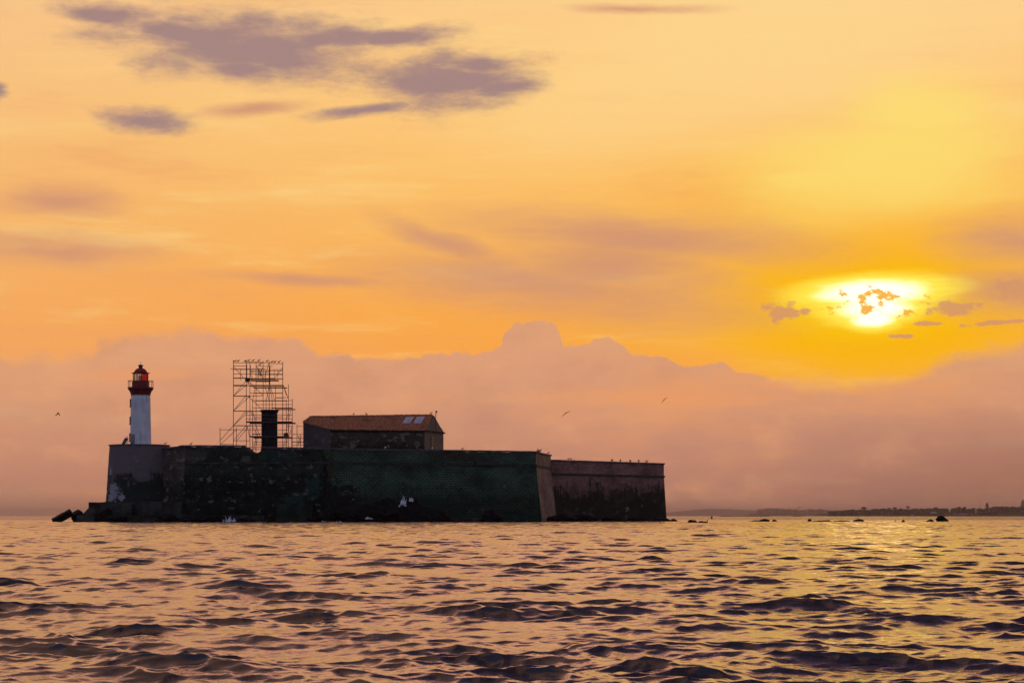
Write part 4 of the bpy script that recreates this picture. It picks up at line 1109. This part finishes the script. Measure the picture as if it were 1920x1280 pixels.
for k, (px, w_, lab) in enumerate([(1148, .7, 'first dry tuft from the left on the flank wall coping'), (1163, .5, 'second dry tuft from the left on the flank wall coping'), (1182, .6, 'third dry tuft from the left on the flank wall coping'),
                                (1198, .6, 'fourth dry tuft from the left on the flank wall coping'), (1213, .6, 'last dry tuft near the right end of the flank wall')]):
    tfr = (px - 1033) / (1245 - 1033); Yw = 439 * 470 / (470 + (439 - 470) * tfr)
    tuft('grass_tuft', (X(px, Yw), Yw + .6, Z(863.8 + (870.5 - 863.8) * tfr - 2.6, Yw)), w_, .55, 60, 30 + k, lab)
tuft('shrub', (X(446, 399), 399.5, zc(836.5, 398)), 1.0, .3, 80, 61, 'low dark shrub on the wall top left of the breach')

# ------------------------------------------------------------------ far shore
def crown_quads(mb, c, rx, rz_, n, r, leaf):
    for _ in range(n):
        v = np.array([r.gauss(0, 1) for _ in range(3)]); v /= np.linalg.norm(v); q = r.random() ** .4
        p = np.array((c[0] + v[0] * rx * q, c[1] + v[1] * rx * q, c[2] + v[2] * rz_ * q))
        d1 = np.array([r.gauss(0, 1) for _ in range(3)]); d1 /= np.linalg.norm(d1); d2 = np.cross(d1, [r.gauss(0, 1) for _ in range(3)]); d2 /= np.linalg.norm(d2)
        s = leaf * r.uniform(.6, 1.4); mb.quad(p - d1 * s, p + d2 * s * .8, p + d1 * s, p - d2 * s * .8)
NS, MS, FS = 10500.0, 29000.0, 50000.0
# wooded land: low ground + belts of trees that read as one mass
def land(name, px0, px1, Y, depth, prof, label, mt):
    q = MB(); N = 160; rows = 6
    for i in range(N + 1):
        px = px0 + (px1 - px0) * i / N
        for j in range(rows + 1):
            v_ = j / rows; h = max(0.3, (HZ - interp(prof, px)) * Y / F) * math.sin(min(1, v_ * 2.2) * math.pi / 2) if j else -1.0
            q.v.append((X(px, Y), Y + depth * v_, h))
    for i in range(N):
        for j in range(rows):
            k = i * (rows + 1) + j; q.f.append((k, k + rows + 1, k + rows + 2, k + 1))
    o = q.build(name, M[mt]); tag(o, label, 'land', kind='structure'); return o
land('hills', 1235, 1560, FS, 1500, [(1235, 965.5), (1262, 960), (1290, 957), (1330, 953.5), (1370, 953.5), (1410, 955.5), (1450, 958), (1500, 962), (1560, 966)], 'faint far hills right of the fort', 'hill')
land('headland', 1405, 1700, MS, 900, [(1405, 966), (1425, 960), (1700, 957)], 'hazy wooded headland beyond the reef', 'hill')
land('shore_land', 1555, 2500, NS, 700, [(1555, 966), (1585, 961), (1700, 959), (1920, 957), (2500, 956)], 'low dark shore along the horizon at right', 'hill')
def wood(px0, px1, Y, prof, n, seed, label, leaf):
    r = random.Random(seed); q = MB(); k = Y / F
    for _ in range(n):
        px = r.uniform(px0, px1); top = interp(prof, px) + r.uniform(-.9, 1.8); hh = (HZ - top) * k
        crown_quads(q, (X(px, Y), Y + r.uniform(5, 250), hh - 2.6 * k), r.uniform(3, 6) * k, r.uniform(2.2, 3.2) * k, 26, r, leaf)
        crown_quads(q, (X(px, Y), Y + r.uniform(5, 60), hh - 7 * k), r.uniform(3, 6) * k, 4.5 * k, 18, r, leaf * 1.3)
    o = q.build('shore_wood', M['shore_leaf']); tag(o, label, 'wood', kind='stuff')
wood(1424, 1590, MS, [(1424, 956), (1428, 953.5), (1440, 952.5), (1480, 953), (1500, 956), (1510, 954), (1540, 953.5), (1558, 956), (1590, 956)], 150, 5, 'hazy far trees massed on the headland', 7.2)
wood(1562, 2300, NS, [(1562, 957), (1590, 955.5), (1610, 954), (1660, 952.5), (1700, 952.5), (1760, 952.5), (1800, 951.5), (1850, 952), (1868, 952), (1876, 948.5), (1905, 948.5), (2300, 946)], 520, 6, 'dark belt of trees massed along the far shore', 3.1)
def tree(px, top, w, Y, label, seed, kind='pine_tree', spire=False):
    r = random.Random(seed); k = Y / F; base = 4.0
    o = thing(kind, (X(px, Y), Y - 8, 0.5 * base), label, 'tree', 'trees standing above the far shore')
    tr = MB(); zt_ = (HZ - top) * k; tr.tube((X(px, Y), Y - 8, 1), (X(px, Y), Y - 8, zt_ * .8), .7, .3, n=6); tr.tube((X(px, Y), Y - 8, zt_ * .6), (X(px, Y) + w * k * .25, Y - 8, zt_ * .8), .35, .15, n=5)
    tr.build('trunk', M['bark'], o)
    cr = MB(); c_ = (X(px, Y), Y - 8)
    if spire:
        for j in range(7):
            u = j / 6; crown_quads(cr, (c_[0], c_[1], zt_ * (.42 + .55 * u)), w * k * .5 * (1.05 - u * .85), 1.9 * k, 42, r, .9 * k)
    else:
        for j in range(6): crown_quads(cr, (c_[0] + r.uniform(-.4, .4) * w * k * .7, c_[1] + r.uniform(-3, 3), zt_ - 2.2 * k + r.uniform(-1, .6) * k), w * k * .3, 1.6 * k, 34, r, .9 * k)
    cr.build('crown', M['shore_leaf'], o)
tree(1850, 942, 13, NS, 'tall pointed tree near the right end of the shore belt', 71, 'conifer', True)
tree(1917, 936.5, 16, NS, 'tallest dark tree cut by the right picture edge', 72, 'conifer', True)
for k, (px, top, w_, Y, lab) in enumerate([(1619, 949, 11, NS, 'rounded tree standing alone at the left start of the dark belt'), (1667, 951, 5, NS, 'small narrow tree right of the rounded lone one'),
        (1677, 949.5, 9, NS, 'bushy tree beside the small narrow one'), (1702, 947, 8, NS, 'thin topped tree above the middle left of the belt'), (1754, 949.5, 10, NS, 'flat topped tree above the pale house'),
        (1797, 948.5, 8, NS, 'left of two round trees left of the masts'), (1808, 949, 7, NS, 'right of two round trees left of the masts'), (1825, 951, 9, NS, 'low spreading tree under the thin masts'),
        (1878, 948, 8, NS, 'tree right of the tall pointed one'), (1437, 953, 5, MS, 'hazy tree at the left end of the far headland')]):
    tree(px, top, w_, Y, lab, 80 + k)
# leaning tree on the headland
lt = thing('leaning_tree', (X(1494, MS), MS - 10, 10), 'hazy slanting tree sticking up from the far headland', 'tree', 'trees standing above the far shore')
q = MB(); q.tube(P(1490, 957, MS - 10), P(1500, 950, MS - 10), 5, 3, n=6); q.build('trunk', M['bark'], lt)
q = MB(); r = random.Random(4)
for u in (.2, .5, .8, 1.0): crown_quads(q, P(1491 + 10 * u, 955.5 - 6 * u, MS - 10), 7, 5, 30, r, 3.5)
q.build('crown', M['shore_leaf'], lt)
for k, (px0, px1, py0, py1, lab) in enumerate([(1745, 1756, 959, 962.5, 'pale low house among the trees of the far shore'), (1708, 1714, 964, 966, 'small pale house close to the far waterline'),
                                  (1788, 1792, 962, 963.6, 'tiny pale house left of the long low building'), (1796, 1812, 962.2, 964, 'long low pale building right of the tiny house')]):
    Y = NS - 14; hs = thing('house', (X((px0 + px1) / 2, Y), Y, 0.5), lab, 'house', 'houses on the far shore')
    w_, h_ = X(px1, Y) - X(px0, Y), Z(py0, Y) - Z(py1, Y)
    q = MB(); cz = (Z(py0, Y) + Z(py1, Y)) / 2; q.box((X((px0 + px1) / 2, Y), Y, cz), (w_, 6, h_)); q.build('wall', M['house'], hs)
    q = MB(); zr = Z(py0, Y); xa, xb = X(px0, Y) - .4, X(px1, Y) + .4
    q.add([(xa, Y - 3.4, zr), (xb, Y - 3.4, zr), (xb, Y + 3.4, zr), (xa, Y + 3.4, zr), (xa, Y, zr + 1.3), (xb, Y, zr + 1.3)], [(0, 1, 5, 4), (2, 3, 4, 5), (1, 2, 5), (3, 0, 4), (3, 2, 1, 0)])
    q.build('roof', M['tile_far'], hs)
for px, lab in ((1835.3, 'left of two thin masts on the far shore'), (1838.6, 'right of two thin masts on the far shore')):
    q = MB(); q.tube(P(px, 957, NS - 20), P(px, 936 if px < 1837 else 938, NS - 20), .35, .2, n=6)
    for h_ in (940, 944): q.tube(P(px - .5, h_, NS - 20), P(px + .5, h_, NS - 20), .2, n=5)
    o = q.build('mast', M['black']); tag(o, lab, 'mast', 'masts on the far shore')
q = MB(); q.lathe([(.4, -.9), (1.0, -.6), (1.1, .4), (.4, .9)], P(1830, 954.5, NS - 30), 12); q.tube(P(1830, 955, NS - 30), P(1830, 962, NS - 30), .25, n=5)
lm = bpy.data.materials.new('lamp_light'); lm.use_nodes = True; e_ = lm.node_tree.nodes['Principled BSDF']; e_.inputs['Emission Color'].default_value = (1, .75, .55, 1); e_.inputs['Emission Strength'].default_value = 1.2
tag(q.build('shore_lamp', lm), 'small lit lamp among the trees left of the masts', 'lamp')
q = MB()
for (px0, px1, h_) in ((1350, 1442, .9), (1486, 1504, .8)):
    for k in range(40):
        px = px0 + (px1 - px0) * (k + .5) / 40
        q.box((X(px, 6500), 6500, h_ * .5 + .3 * fnoise(k * 1.3, 0, px0)), ((px1 - px0) / 38 * 6500 / F, 6, h_ + 1.6), .2 * fnoise(k, 1))
    o = q.build('breakwater', M['rock']); tag(o, 'long low dark breakwater line before the hazy hills' if px0 == 1350 else 'short low dark breakwater line before the headland', 'breakwater'); q = MB()

# ------------------------------------------------------------------ haze
q = MB(); q.box((0, 0, 92.0), (130000, 130000, 188.0))
hz = q.build('haze', None)
hm = bpy.data.materials.new('haze_air'); hm.use_nodes = True
T = NT(hm.node_tree); T.n.remove(T.n['Principled BSDF'])
pv_ = T.n.new('ShaderNodeVolumePrincipled'); out = [n for n in T.n if n.type == 'OUTPUT_MATERIAL'][0]
pv_.inputs['Color'].default_value = (0.90, 0.80, 0.78, 1); pv_.inputs['Density'].default_value = 2.8e-5; pv_.inputs['Anisotropy'].default_value = 0.45
T.l.new(pv_.outputs[0], out.inputs['Volume'])
hz.data.materials.append(hm)
tag(hz, 'thin evening haze over the sea', 'haze', kind='stuff')
